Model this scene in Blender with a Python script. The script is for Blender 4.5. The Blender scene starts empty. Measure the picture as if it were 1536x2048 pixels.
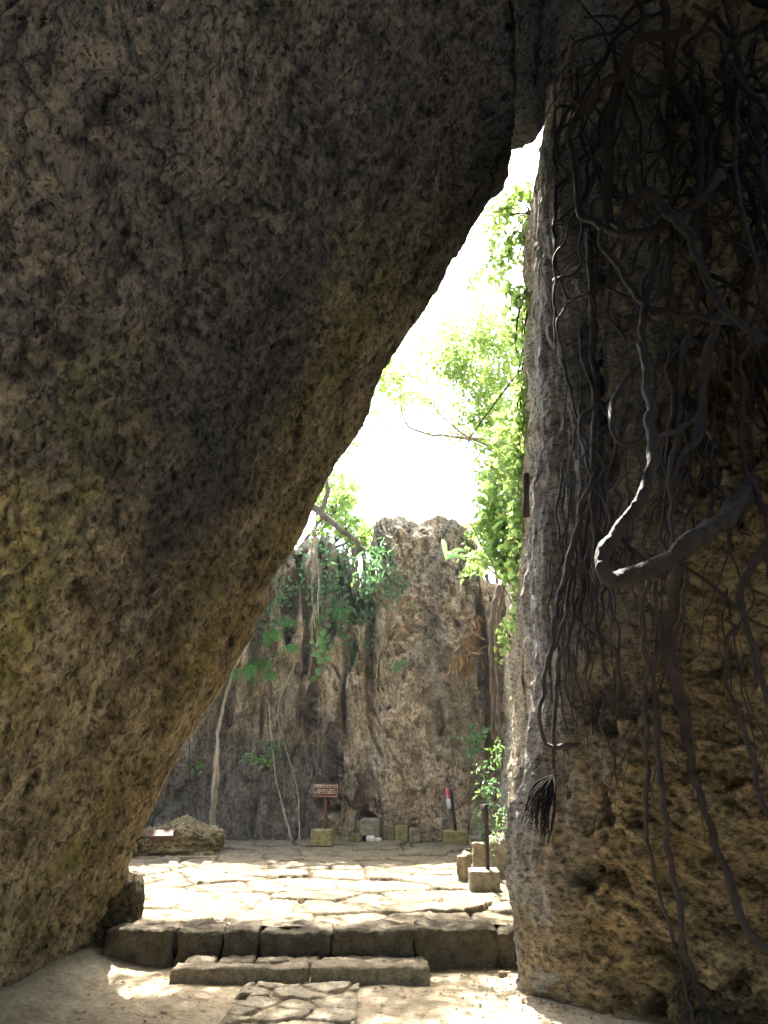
import bpy, math, random
import numpy as np
from mathutils import Vector
from mathutils.bvhtree import BVHTree

# ------------------------------------------------------------------ camera, sky, sun, exposure
SC = bpy.context.scene
PITCH = math.radians(17.6)
CAM = np.array([0.0, 0.0, 1.67])
F = 1500.0                                   # focal length in pixels of the 1536x2048 photograph
cd = bpy.data.cameras.new('camera')
cam = bpy.data.objects.new('camera', cd)
SC.collection.objects.link(cam)
cam.location = CAM
cam.rotation_euler = (math.pi / 2 + PITCH, 0, 0)
cd.sensor_fit = 'VERTICAL'
cd.sensor_height = 36.0
cd.lens = F / 2048.0 * 36.0
cd.clip_start = 0.05
cd.clip_end = 2000
SC.camera = cam

SUN_EL, SUN_AZ = math.radians(60), math.radians(-7)      # azimuth from +Y towards +X
w = bpy.data.worlds.new('World')
SC.world = w
w.use_nodes = True
wn = w.node_tree.nodes
sky = wn.new('ShaderNodeTexSky')
sky.sky_type = 'NISHITA'
sky.sun_disc = False
sky.sun_elevation = SUN_EL
sky.sun_rotation = SUN_AZ
sky.dust_density = 3.0
sky.ozone_density = 0.6
w.node_tree.links.new(sky.outputs[0], wn['Background'].inputs[0])
wn['Background'].inputs[1].default_value = 0.15
sd = bpy.data.lights.new('sun', 'SUN')
sun = bpy.data.objects.new('sun', sd)
SC.collection.objects.link(sun)
sd.energy = 4.0
sd.angle = math.radians(0.6)
sd.color = (1.0, 0.95, 0.86)
_sv = Vector((math.sin(SUN_AZ) * math.cos(SUN_EL), math.cos(SUN_AZ) * math.cos(SUN_EL), math.sin(SUN_EL)))
sun.rotation_euler = _sv.to_track_quat('Z', 'Y').to_euler()
sun.location = (0, 0, 20)

SC.view_settings.view_transform = 'Standard'
SC.view_settings.look = 'None'
SC.view_settings.gamma = 1
SC.view_settings.exposure = 3.25
SC.cycles.max_bounces = 10
SC.cycles.diffuse_bounces = 7
SC.cycles.transmission_bounces = 4
SC.cycles.use_denoising = True

random.seed(5)
RNG = np.random.default_rng(7)
PZ = 0.27                                    # platform height above the lower ground

# ------------------------------------------------------------------ pixel rays
cp, sp = math.cos(PITCH), math.sin(PITCH)
def ray(px, py):
    a = (px - 768.0) / F
    b = (1024.0 - py) / F
    return np.array([a, cp - sp * b, sp + cp * b])
def at(px, py, Y):
    d = ray(px, py)
    return CAM + d * (Y / d[1])
def on(px, py, z):
    d = ray(px, py)
    return CAM + d * ((z - CAM[2]) / d[2])

# ------------------------------------------------------------------ noise
def _h(ix, iy, iz, s):
    h = (ix.astype(np.uint32) * np.uint32(374761393)) ^ (iy.astype(np.uint32) * np.uint32(668265263)) ^ (iz.astype(np.uint32) * np.uint32(2147483647 - 1274126177)) ^ np.uint32((s * 2654435761) & 0xffffffff)
    h ^= h >> np.uint32(15); h *= np.uint32(2246822519)
    h ^= h >> np.uint32(13); h *= np.uint32(3266489917)
    h ^= h >> np.uint32(16)
    return h
def noise(p, s=0):
    p = np.asarray(p, dtype=np.float32)
    i = np.floor(p).astype(np.int64)
    f = p - i
    u = f * f * f * (f * (f * 6 - 15) + 10)
    r = 0
    for dx in (0, 1):
        wx = u[..., 0] if dx else 1 - u[..., 0]
        for dy in (0, 1):
            wy = u[..., 1] if dy else 1 - u[..., 1]
            for dz in (0, 1):
                wz = u[..., 2] if dz else 1 - u[..., 2]
                h = _h(i[..., 0] + dx, i[..., 1] + dy, i[..., 2] + dz, s)
                gx = (h & np.uint32(1023)).astype(np.float32) / 511.5 - 1
                gy = ((h >> np.uint32(10)) & np.uint32(1023)).astype(np.float32) / 511.5 - 1
                gz = ((h >> np.uint32(20)) & np.uint32(1023)).astype(np.float32) / 511.5 - 1
                r = r + wx * wy * wz * (gx * (f[..., 0] - dx) + gy * (f[..., 1] - dy) + gz * (f[..., 2] - dz))
    return r * 1.3
def fbm(p, o=4, s=0, gain=0.5, lac=2.03):
    r, a, q = 0, 1.0, np.asarray(p, dtype=np.float32)
    for k in range(o):
        r = r + a * noise(q, s + k * 17)
        a *= gain; q = q * lac + 3.7
    return r
def ridged(p, o=4, s=0):
    r, a, q = 0, 1.0, np.asarray(p, dtype=np.float32)
    for k in range(o):
        r = r + a * (1 - 2.4 * np.abs(noise(q, s + k * 13)))
        a *= 0.5; q = q * 2.1 + 1.3
    return r
def sstep(a, b, x):
    t = np.clip((x - a) / (b - a), 0, 1)
    return t * t * (3 - 2 * t)

# ------------------------------------------------------------------ mesh and object helpers
COL = SC.collection
def mesh_np(name, V, Fq, smooth=True):
    V = np.asarray(V, dtype=np.float32).reshape(-1, 3)
    Fq = np.asarray(Fq, dtype=np.int32)
    me = bpy.data.meshes.new(name)
    n, k = Fq.shape
    me.vertices.add(len(V)); me.vertices.foreach_set('co', V.ravel())
    me.loops.add(n * k); me.loops.foreach_set('vertex_index', Fq.ravel())
    me.polygons.add(n); me.polygons.foreach_set('loop_start', np.arange(0, n * k, k, dtype=np.int32))
    me.polygons.foreach_set('use_smooth', np.full(n, smooth, dtype=bool))
    me.update(calc_edges=True)
    me.validate()
    return me
def link(name, me, mat=None, parent=None, loc=None):
    o = bpy.data.objects.new(name, me)
    COL.objects.link(o)
    if mat: me.materials.append(mat)
    if parent: o.parent = parent
    if loc is not None: o.location = loc
    return o
def tag(o, label, cat, group=None, kind=None):
    if label: o['label'] = label
    if cat: o['category'] = cat
    if group: o['group'] = group
    if kind: o['kind'] = kind
    return o
def empty(name, loc, label, cat, group=None, rz=0):
    o = bpy.data.objects.new(name, None)
    COL.objects.link(o); o.location = loc; o.rotation_euler = (0, 0, rz)
    o.empty_display_size = 0.2
    return tag(o, label, cat, group)
def grid_faces(nu, nv, flip=False):
    i = np.arange(nu * nv).reshape(nu, nv)
    a, b, c, d = i[:-1, :-1].ravel(), i[1:, :-1].ravel(), i[1:, 1:].ravel(), i[:-1, 1:].ravel()
    return np.stack([a, d, c, b] if flip else [a, b, c, d], 1)
def grid_normals(P):
    du = np.gradient(P, axis=0); dv = np.gradient(P, axis=1)
    n = np.cross(du, dv)
    return n / np.maximum(np.linalg.norm(n, axis=-1, keepdims=True), 1e-9)
BV = []
def add_bvh(P, step=3):
    Q = P[::step, ::step]
    f = grid_faces(Q.shape[0], Q.shape[1])
    BV.append(BVHTree.FromPolygons([tuple(map(float, v)) for v in Q.reshape(-1, 3)], [tuple(map(int, x)) for x in f]))
def hit(px, py, which=None):
    d = Vector(ray(px, py)).normalized()
    best = None
    for k, b in enumerate(BV):
        if which is not None and k not in which: continue
        r = b.ray_cast(Vector(CAM), d)
        if r[0] is not None and (best is None or r[3] < best): best = r[3]
    if best is None: return None
    return CAM + np.array(d) * best
def pulled(px, py, pull, which=None, fallback=6.0):
    h = hit(px, py, which)
    if h is None: h = at(px, py, fallback)
    d = h - CAM
    L = np.linalg.norm(d)
    return CAM + d * ((L - pull) / L)

def catmull(pts, n):
    P = np.array(pts, dtype=float)
    if len(P) < 3:
        t = np.linspace(0, 1, n)[:, None]
        return P[0] * (1 - t) + P[-1] * t
    Q = np.vstack([2 * P[0] - P[1], P, 2 * P[-1] - P[-2]])
    T = np.linspace(0, len(P) - 1 - 1e-6, n)
    i = T.astype(int); t = (T - i)[:, None]
    a, b, c, d = Q[i], Q[i + 1], Q[i + 2], Q[i + 3]
    return 0.5 * (2 * b + (c - a) * t + (2 * a - 5 * b + 4 * c - d) * t * t + (3 * b - a - 3 * c + d) * t ** 3)
class MB:
    def __init__(s): s.v = []; s.f = []; s.n = 0
    def add(s, V, Fq):
        V = np.asarray(V, float).reshape(-1, 3)
        s.v.append(V); s.f.append(np.asarray(Fq) + s.n); s.n += len(V)
    def tube(s, pts, rad, sides=8, seg=0.05, rough=0.12, wob=0.0, taper=None, maxn=220):
        P = np.array(pts, float)
        L = np.linalg.norm(np.diff(P, axis=0), axis=1).sum()
        n = int(min(maxn, max(4, L / seg)))
        C = catmull(P, n)
        R = np.interp(np.linspace(0, 1, n), np.linspace(0, 1, len(np.atleast_1d(rad))), np.atleast_1d(rad)) if np.ndim(rad) else np.full(n, rad)
        if wob: C = C + np.stack([noise(C * 6.0 + k * 31.7, 5 + k) for k in range(3)], 1) * wob
        R = R * (1 + rough * 2 * noise(C * 9.0, 3))
        T = np.gradient(C, axis=0); T /= np.linalg.norm(T, axis=1, keepdims=True) + 1e-9
        up = np.array([0.3, 0.2, 1.0]); N = np.zeros_like(C)
        a = np.cross(T[0], up); 
        if np.linalg.norm(a) < 1e-3: a = np.cross(T[0], [1, 0, 0])
        a /= np.linalg.norm(a)
        for k in range(n):
            a = a - T[k] * a.dot(T[k]); a /= np.linalg.norm(a) + 1e-9; N[k] = a
        B = np.cross(T, N)
        th = np.linspace(0, 2 * math.pi, sides, endpoint=False)
        rr = R[:, None] * np.ones((1, sides))
        V = C[:, None, :] + rr[..., None] * (np.cos(th)[None, :, None] * N[:, None, :] + np.sin(th)[None, :, None] * B[:, None, :])
        if rough:
            V = V + (V - C[:, None, :]) * (noise(V * 40.0, 8) * rough * 2)[..., None]
        i = np.arange(n * sides).reshape(n, sides)
        j = np.roll(i, -1, axis=1)
        Fq = np.stack([i[:-1].ravel(), j[:-1].ravel(), j[1:].ravel(), i[1:].ravel()], 1)
        V2 = np.vstack([V.reshape(-1, 3), C[0], C[-1]])
        c0, c1 = n * sides, n * sides + 1
        caps = [[c0, j[0, k], i[0, k], c0] for k in range(sides)] + [[c1, i[-1, k], j[-1, k], c1] for k in range(sides)]
        s.add(V2, Fq); 
        s.n -= len(V2); s.f.append(np.array([[c[0], c[1], c[2], c[2]] for c in caps]) + s.n); s.n += len(V2)
        return C
    def build(s, name, mat, parent=None, smooth=True, origin=None):
        V = np.vstack(s.v); Fq = np.vstack(s.f)
        if origin is not None: V = V - np.asarray(origin)
        tri = Fq[:, 2] == Fq[:, 3]
        faces = [tuple(x) for x in Fq[~tri].tolist()] + [tuple(x[:3]) for x in Fq[tri].tolist()]
        me = bpy.data.meshes.new(name)
        me.from_pydata(V.tolist(), [], faces)
        if smooth: me.polygons.foreach_set('use_smooth', np.ones(len(me.polygons), dtype=bool))
        me.update()
        return link(name, me, mat, parent)

def leaf_mesh(C, D, S, shape='oval', seed=0, droop=0.0):
    """C centres (n,3), D pointing directions (n,3), S lengths (n)."""
    n = len(C)
    if n == 0: return np.zeros((0, 3)), np.zeros((0, 4), int)
    rg = np.random.default_rng(seed)
    D = D / (np.linalg.norm(D, axis=1, keepdims=True) + 1e-9)
    U = rg.normal(size=(n, 3)); U -= D * (U * D).sum(1, keepdims=True); U /= np.linalg.norm(U, axis=1, keepdims=True) + 1e-9
    N = np.cross(D, U)
    prof = {'oval': ((0.30, 0.30), (0.68, 0.27)), 'heart': ((0.10, 0.42), (0.50, 0.38)), 'blade': ((0.25, 0.07), (0.65, 0.06)), 'narrow': ((0.3, 0.15), (0.68, 0.12))}[shape]
    pts = [(0, 0, 0), (prof[0][0], prof[0][1], 0.10), (prof[1][0], prof[1][1], 0.05), (1, 0, -0.14), (prof[1][0], -prof[1][1], 0.05), (prof[0][0], -prof[0][1], 0.10)]
    V = np.zeros((n, 6, 3))
    for k, (x, y, z) in enumerate(pts):
        V[:, k] = C + (D * x + U * y + N * z) * S[:, None] + np.array([0, 0, -droop * x * x]) * S[:, None]
    b = (np.arange(n) * 6)[:, None]
    Fq = np.vstack([b + np.array([[0, 1, 2, 3]]), b + np.array([[0, 3, 4, 5]])])
    return V.reshape(-1, 3), Fq

def rounded_box(size, r=0.02, n=14, amp=0.008, sc=6.0, seed=0, taper=0.0, fine=0.004):
    """closed box, origin at the centre of its base"""
    h = np.array(size, float) / 2
    V = []; Fs = []; off = 0
    for ax in range(3):
        for sg in (-1, 1):
            u = np.linspace(-1, 1, n)
            A, B = np.meshgrid(u, u, indexing='ij')
            Pp = np.zeros((n, n, 3)); Pp[..., ax] = sg
            Pp[..., (ax + 1) % 3] = A; Pp[..., (ax + 2) % 3] = B
            V.append(Pp.reshape(-1, 3)); Fs.append(grid_faces(n, n, flip=(sg < 0)) + off); off += n * n
    P = np.vstack(V) * h
    q = np.clip(P, -(h - r), h - r); d = P - q
    L = np.linalg.norm(d, axis=1, keepdims=True)
    P = np.where(L > 1e-9, q + d / np.maximum(L, 1e-9) * r, P)
    nrm = P / (h + 1e-9); nrm = nrm ** 3; nrm /= np.linalg.norm(nrm, axis=1, keepdims=True) + 1e-9
    o = np.array([seed * 7.13, seed * 3.7, seed * 1.9])
    P = P + nrm * (amp * fbm(P * sc + o, 3, seed)[:, None] + fine * fbm(P * sc * 5 + o, 3, seed + 9)[:, None] )
    if taper: P[:, :2] *= (1 - taper * (P[:, 2:3] + h[2]) / (2 * h[2]))
    P[:, 2] += h[2]
    # weld the seams between the six sides
    key = np.round(P * 5e4).astype(np.int64)
    _, idx, inv = np.unique(key, axis=0, return_index=True, return_inverse=True)
    return P[idx], inv.reshape(-1)[np.vstack(Fs)]
def block(name, loc, size, mat, parent=None, rz=0.0, rx=0.0, ry=0.0, **k):
    V, Fq = rounded_box(size, **k)
    o = link(name, mesh_np(name, V, Fq), mat, parent, loc)
    o.rotation_euler = (rx, ry, rz)
    return o

# ------------------------------------------------------------------ materials
def new_mat(name):
    m = bpy.data.materials.new(name); m.use_nodes = True
    nt = m.node_tree
    return m, nt, nt.nodes['Principled BSDF']
def nd(nt, t, **k):
    n = nt.nodes.new(t)
    for a, b in k.items(): setattr(n, a, b)
    return n
def rgba(c): return (c[0], c[1], c[2], 1)
def ramp(nt, src, stops):
    r = nd(nt, 'ShaderNodeValToRGB')
    e = r.color_ramp.elements
    while len(e) < len(stops): e.new(0.5)
    for k, (p, c) in enumerate(stops):
        e[k].position = p; e[k].color = rgba(c) if len(c) == 3 else c
    nt.links.new(src, r.inputs[0]); return r.outputs[0]
def tex(nt, vec, scale, detail=6, rough=0.6, dist=0.0, kind='noise'):
    if kind == 'noise':
        t = nd(nt, 'ShaderNodeTexNoise'); t.inputs['Detail'].default_value = detail
        t.inputs['Roughness'].default_value = rough; t.inputs['Distortion'].default_value = dist
        out = t.outputs[0]
    else:
        t = nd(nt, 'ShaderNodeTexVoronoi'); t.feature = 'F1'; out = t.outputs['Distance']
    t.inputs['Scale'].default_value = scale
    nt.links.new(vec, t.inputs['Vector']); return out
def mixc(nt, f, a, b, mode='MIX'):
    m = nd(nt, 'ShaderNodeMix', data_type='RGBA', blend_type=mode)
    def put(i, v):
        if isinstance(v, (tuple, list)): m.inputs[i].default_value = rgba(v)
        elif isinstance(v, (int, float)): m.inputs[i].default_value = v
        else: nt.links.new(v, m.inputs[i])
    put(0, f); put(6, a); put(7, b)
    return m.outputs[2]
G0, G1 = (0, 0, 0), (1, 1, 1)
def rock_mat(name, dark, mid, light, moss=(0.12, 0.13, 0.05), moss_lo=0.52, moss_amt=0.6, stain=(0.04, 0.04, 0.042), stain_lo=0.56, stain_amt=0.7,
             rot=(0, 0, 0), stretch=(1, 1, 1), sc=1.0, bump=1.0, attr=None, attr_col=None, pale=None, spk=1.0):
    m, nt, b = new_mat(name)
    tc = nd(nt, 'ShaderNodeTexCoord')
    mp = nd(nt, 'ShaderNodeMapping'); mp.inputs['Rotation'].default_value = rot
    mp.inputs['Scale'].default_value = tuple(s * sc for s in stretch)
    nt.links.new(tc.outputs['Object'], mp.inputs['Vector']); v = mp.outputs[0]
    c = ramp(nt, tex(nt, v, 3.0, 12, 0.68), [(0.30, dark), (0.50, mid), (0.72, light)])
    f2 = ramp(nt, tex(nt, v, 1.1, 7, 0.62, 0.6), [(moss_lo, G0), (moss_lo + 0.16, G1)])
    k = nd(nt, 'ShaderNodeMath', operation='MULTIPLY'); k.inputs[1].default_value = moss_amt; nt.links.new(f2, k.inputs[0])
    c = mixc(nt, k.outputs[0], c, moss)
    f3 = ramp(nt, tex(nt, v, 2.0, 9, 0.7, 0.3), [(stain_lo, G0), (stain_lo + 0.14, G1)])
    k = nd(nt, 'ShaderNodeMath', operation='MULTIPLY'); k.inputs[1].default_value = stain_amt; nt.links.new(f3, k.inputs[0])
    c = mixc(nt, k.outputs[0], c, stain)
    sp_ = ramp(nt, tex(nt, v, 22.0, 7, 0.75), [(0.38, (0.22, 0.20, 0.18)), (0.50, (0.95, 0.94, 0.92)), (0.64, (1.5, 1.44, 1.32))])
    c = mixc(nt, spk, c, sp_, 'MULTIPLY')
    c = mixc(nt, spk, c, ramp(nt, tex(nt, v, 7.5, 8, 0.72), [(0.36, (0.32, 0.30, 0.27)), (0.48, G1), (0.66, (1.3, 1.27, 1.2))]), 'MULTIPLY')
    if attr:
        a = nd(nt, 'ShaderNodeAttribute'); a.attribute_name = attr
        c = mixc(nt, a.outputs['Fac'], c, mixc(nt, spk, attr_col, sp_, 'MULTIPLY'))
    if pale:
        a = nd(nt, 'ShaderNodeAttribute'); a.attribute_name = 'pale'
        c = mixc(nt, a.outputs['Fac'], c, mixc(nt, 1.0, pale, sp_, 'MULTIPLY'))
    nt.links.new(c, b.inputs['Base Color'])
    b.inputs['Roughness'].default_value = 0.92
    b.inputs['Specular IOR Level'].default_value = 0.15
    bp = nd(nt, 'ShaderNodeBump'); bp.inputs['Strength'].default_value = 1.0; bp.inputs['Distance'].default_value = 0.035 * bump
    nt.links.new(tex(nt, v, 14.0, 12, 0.72), bp.inputs['Height'])
    b2 = nd(nt, 'ShaderNodeBump'); b2.inputs['Strength'].default_value = 1.0; b2.inputs['Distance'].default_value = 0.007 * bump
    vv = ramp(nt, tex(nt, v, 45.0, 8, 0.75), [(0.30, G0), (0.56, G1)])
    nt.links.new(vv, b2.inputs['Height']); nt.links.new(bp.outputs[0], b2.inputs['Normal'])
    nt.links.new(b2.outputs[0], b.inputs['Normal'])
    return m
def plain_mat(name, c1, c2, scale=8, rough=0.8, bump=0.004, spec=0.3, bs=30, stretch=(1, 1, 1)):
    m, nt, b = new_mat(name)
    tc = nd(nt, 'ShaderNodeTexCoord')
    mp = nd(nt, 'ShaderNodeMapping'); mp.inputs['Scale'].default_value = stretch
    nt.links.new(tc.outputs['Object'], mp.inputs['Vector']); v = mp.outputs[0]
    nt.links.new(ramp(nt, tex(nt, v, scale, 8, 0.65), [(0.32, c1), (0.68, c2)]), b.inputs['Base Color'])
    b.inputs['Roughness'].default_value = rough
    b.inputs['Specular IOR Level'].default_value = spec
    bp = nd(nt, 'ShaderNodeBump'); bp.inputs['Distance'].default_value = bump
    nt.links.new(tex(nt, v, bs, 8, 0.7), bp.inputs['Height']); nt.links.new(bp.outputs[0], b.inputs['Normal'])
    return m
def leaf_mat(name, c1, c2, trans, tamt=0.5):
    m, nt, b = new_mat(name)
    tc = nd(nt, 'ShaderNodeTexCoord')
    at_ = nd(nt, 'ShaderNodeAttribute'); at_.attribute_name = 'rnd'
    c = mixc(nt, 0.5, ramp(nt, at_.outputs['Fac'], [(0.0, c1), (0.55, c2), (0.93, c2), (1.0, (c2[0] * 2.2, c2[1] * 1.3, c2[2]))]), ramp(nt, tex(nt, tc.outputs['Object'], 3.5, 4, 0.7), [(0.3, c1), (0.7, c2)]))
    nt.links.new(c, b.inputs['Base Color']); b.inputs['Roughness'].default_value = 0.45
    b.inputs['Specular IOR Level'].default_value = 0.35
    tr = nd(nt, 'ShaderNodeBsdfTranslucent')
    nt.links.new(mixc(nt, 1.0, c, trans, 'MULTIPLY'), tr.inputs[0])
    mx = nd(nt, 'ShaderNodeMixShader'); mx.inputs[0].default_value = tamt
    nt.links.new(b.outputs[0], mx.inputs[1]); nt.links.new(tr.outputs[0], mx.inputs[2])
    nt.links.new(mx.outputs[0], nt.nodes['Material Output'].inputs[0])
    return m

M = {}
M['slab'] = rock_mat('pitted_limestone', (0.12, 0.09, 0.05), (0.34, 0.265, 0.145), (0.56, 0.46, 0.28), moss=(0.25, 0.225, 0.05), moss_lo=0.49, moss_amt=0.7, attr='grey', attr_col=(0.043, 0.044, 0.045),  # grey: shade of the upper slab painted near-black
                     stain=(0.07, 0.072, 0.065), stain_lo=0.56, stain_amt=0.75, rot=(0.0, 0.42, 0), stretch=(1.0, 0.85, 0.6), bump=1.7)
M['wall'] = rock_mat('layered_limestone', (0.15, 0.11, 0.06), (0.38, 0.285, 0.15), (0.58, 0.46, 0.27), moss=(0.28, 0.23, 0.07), moss_lo=0.54, moss_amt=0.5,
                     stain=(0.09, 0.08, 0.075), stain_lo=0.58, stain_amt=0.7, rot=(0.0, 0.5, 0), stretch=(0.7, 0.8, 1.4), attr='grey', attr_col=(0.46, 0.445, 0.415), pale=(0.60, 0.53, 0.41), bump=1.4)
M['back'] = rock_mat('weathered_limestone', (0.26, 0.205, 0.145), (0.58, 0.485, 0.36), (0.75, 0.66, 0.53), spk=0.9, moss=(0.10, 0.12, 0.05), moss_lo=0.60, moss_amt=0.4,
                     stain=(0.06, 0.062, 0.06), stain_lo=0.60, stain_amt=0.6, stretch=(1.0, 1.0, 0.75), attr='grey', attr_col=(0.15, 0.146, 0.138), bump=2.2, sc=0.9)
M['shaderock'] = rock_mat('shaded_rock', (0.04, 0.032, 0.022), (0.10, 0.08, 0.05), (0.17, 0.14, 0.09), sc=2.0)
M['boulder'] = rock_mat('boulder_rock', (0.14, 0.11, 0.06), (0.32, 0.27, 0.16), (0.50, 0.43, 0.29), moss=(0.17, 0.16, 0.06), sc=2.0)
M['paving'] = rock_mat('paving_stone', (0.115, 0.092, 0.06), (0.185, 0.155, 0.106), (0.25, 0.215, 0.155), spk=0.45, moss=(0.27, 0.22, 0.15), moss_amt=0.5, stain=(0.20, 0.165, 0.115), stain_amt=0.5,
                       sc=1.6, bump=0.45, attr='joint', attr_col=(0.07, 0.052, 0.032))
M['path'] = rock_mat('path_stone', (0.24, 0.20, 0.14), (0.38, 0.33, 0.24), (0.50, 0.45, 0.35), spk=0.45, moss=(0.3, 0.25, 0.17), moss_amt=0.4, stain=(0.2, 0.17, 0.12), stain_amt=0.4,
                     sc=1.6, bump=0.4, attr='joint', attr_col=(0.26, 0.205, 0.13))
M['soil'] = rock_mat('sandy_soil', (0.25, 0.20, 0.13), (0.39, 0.325, 0.225), (0.47, 0.40, 0.29), spk=0.35, moss=(0.26, 0.205, 0.125), moss_amt=0.6, stain=(0.20, 0.155, 0.10), stain_amt=0.5, sc=1.2, bump=0.35)
M['kerb'] = rock_mat('kerb_stone', (0.055, 0.045, 0.032), (0.105, 0.088, 0.062), (0.16, 0.138, 0.10), spk=0.45, moss=(0.11, 0.10, 0.05), sc=2.2, bump=0.35)
M['step'] = rock_mat('step_stone', (0.17, 0.14, 0.095), (0.28, 0.235, 0.165), (0.39, 0.335, 0.25), spk=0.45, moss=(0.25, 0.21, 0.11), sc=2.2, bump=0.5)
M['mossblock'] = rock_mat('mossy_block', (0.17, 0.15, 0.07), (0.29, 0.255, 0.12), (0.42, 0.37, 0.20), spk=0.45, moss=(0.30, 0.28, 0.10), moss_amt=0.6, sc=3.0, bump=0.25)
M['greyblock'] = rock_mat('grey_block', (0.13, 0.125, 0.10), (0.26, 0.245, 0.19), (0.37, 0.345, 0.27), spk=0.45, sc=3.0, bump=0.3)
M['root'] = plain_mat('root_bark', (0.028, 0.022, 0.021), (0.085, 0.068, 0.062), 14, 0.62, 0.016, 0.35, 85)
M['rootpale'] = plain_mat('pale_root_bark', (0.22, 0.18, 0.13), (0.42, 0.36, 0.28), 9, 0.8, 0.004, 0.3, 60)
M['palebark'] = plain_mat('pale_twig_bark', (0.22, 0.19, 0.15), (0.38, 0.34, 0.28), 9, 0.85, 0.004, 0.2, 40)
M['bark'] = plain_mat('tree_bark', (0.055, 0.043, 0.032), (0.14, 0.11, 0.085), 9, 0.85, 0.008, 0.2, 40, (1, 1, 0.3))
M['leaf'] = leaf_mat('bright_leaf', (0.075, 0.13, 0.035), (0.15, 0.22, 0.065), (3.6, 3.3, 3.2), 0.6)
M['leafdark'] = leaf_mat('ivy_leaf', (0.05, 0.11, 0.055), (0.11, 0.21, 0.10), (2.2, 2.4, 1.6), 0.35)
M['leafpale'] = leaf_mat('pale_leaf', (0.13, 0.26, 0.10), (0.20, 0.36, 0.15), (1.6, 1.6, 1.2), 0.4)
M['fern'] = leaf_mat('fern_frond', (0.08, 0.19, 0.055), (0.13, 0.28, 0.09), (2.4, 2.6, 1.6), 0.45)
M['dry'] = leaf_mat('dried_leaf', (0.22, 0.13, 0.06), (0.40, 0.27, 0.13), (1.3, 1.2, 0.9), 0.35)
M['brown'] = plain_mat('brown_paint', (0.085, 0.028, 0.016), (0.13, 0.045, 0.027), 20, 0.5, 0.001)
M['darkpost'] = plain_mat('dark_brown_post', (0.018, 0.011, 0.008), (0.035, 0.020, 0.014), 20, 0.55, 0.001)
M['signtext'] = plain_mat('sign_lettering', (0.62, 0.58, 0.52), (0.72, 0.68, 0.62), 20, 0.6, 0.0)
M['red'] = plain_mat('red_paint', (0.48, 0.03, 0.09), (0.56, 0.045, 0.11), 20, 0.5, 0.0)
M['white'] = plain_mat('white_paint', (0.72, 0.71, 0.70), (0.80, 0.79, 0.78), 20, 0.6, 0.0)
M['labelgrey'] = plain_mat('worn_label', (0.07, 0.068, 0.066), (0.10, 0.098, 0.095), 20, 0.7, 0.0)
M['black'] = plain_mat('notice_black', (0.03, 0.03, 0.035), (0.05, 0.05, 0.05), 20, 0.6, 0.0)
M['shell'] = plain_mat('white_stone', (0.50, 0.47, 0.42), (0.74, 0.72, 0.68), 14, 0.7, 0.003)
M['plaque'] = plain_mat('terracotta', (0.05, 0.022, 0.015), (0.08, 0.034, 0.022), 12, 0.75, 0.003)
M['notchdark'] = plain_mat('notch_dark', (0.006, 0.006, 0.006), (0.02, 0.018, 0.016), 12, 0.95, 0.002)

def leaf_obj(name, V, Fq, mat, parent=None, seed=0):
    me = mesh_np(name, V, Fq)
    set_attr(me, 'rnd', np.repeat(np.random.default_rng(seed).random(len(V) // 6), 6))
    return link(name, me, mat, parent)
def set_attr(me, name, vals):
    a = me.attributes.new(name, 'FLOAT', 'POINT')
    a.data.foreach_set('value', np.ascontiguousarray(vals, dtype=np.float32).ravel())

# ------------------------------------------------------------------ leaning slab on the left
A0 = on(250, 1830, PZ)
B0 = on(0, 2015, 0.0)
T0 = at(1045, 238, 6.15)
bdir = np.array([B0[0] - A0[0], B0[1] - A0[1], 0.0])
e0 = T0 - A0
nS = np.cross(e0, bdir); nS /= np.linalg.norm(nS)
if nS[0] < 0: nS = -nS
def slabX(Y, z): return A0[0] - (nS[1] * (Y - A0[1]) + nS[2] * (z - A0[2])) / nS[0]
edge_px = [(262, 1800), (262, 1740), (268, 1700), (318, 1600), (352, 1530), (382, 1478), (405, 1430), (440, 1385), (492, 1300), (520, 1235), (548, 1175),
           (575, 1120), (604, 1075), (628, 1020), (655, 965), (690, 905), (716, 865), (738, 822), (745, 800), (775, 735), (808, 680), (850, 612), (880, 560), (925, 490),
           (960, 440), (985, 405), (1008, 375), (1020, 345), (1022, 300), (1026, 265), (1040, 243), (1062, 236)]
ez, ey = [], []
for (x, y) in edge_px:
    d = ray(x, y); t = nS.dot(A0 - CAM) / nS.dot(d); p = CAM + d * t
    ez.append(p[2]); ey.append(p[1])
o_ = np.argsort(ez); ez = np.array(ez)[o_]; ey = np.array(ey)[o_]
ez = np.concatenate([[-0.6, A0[2] - 0.05], ez, [ez[-1] + 0.12, 17]])
ey = np.concatenate([[A0[1] - 0.05, A0[1]], ey, [ey[-1] + 0.5, ey[-1] + 1.2]])
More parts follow.
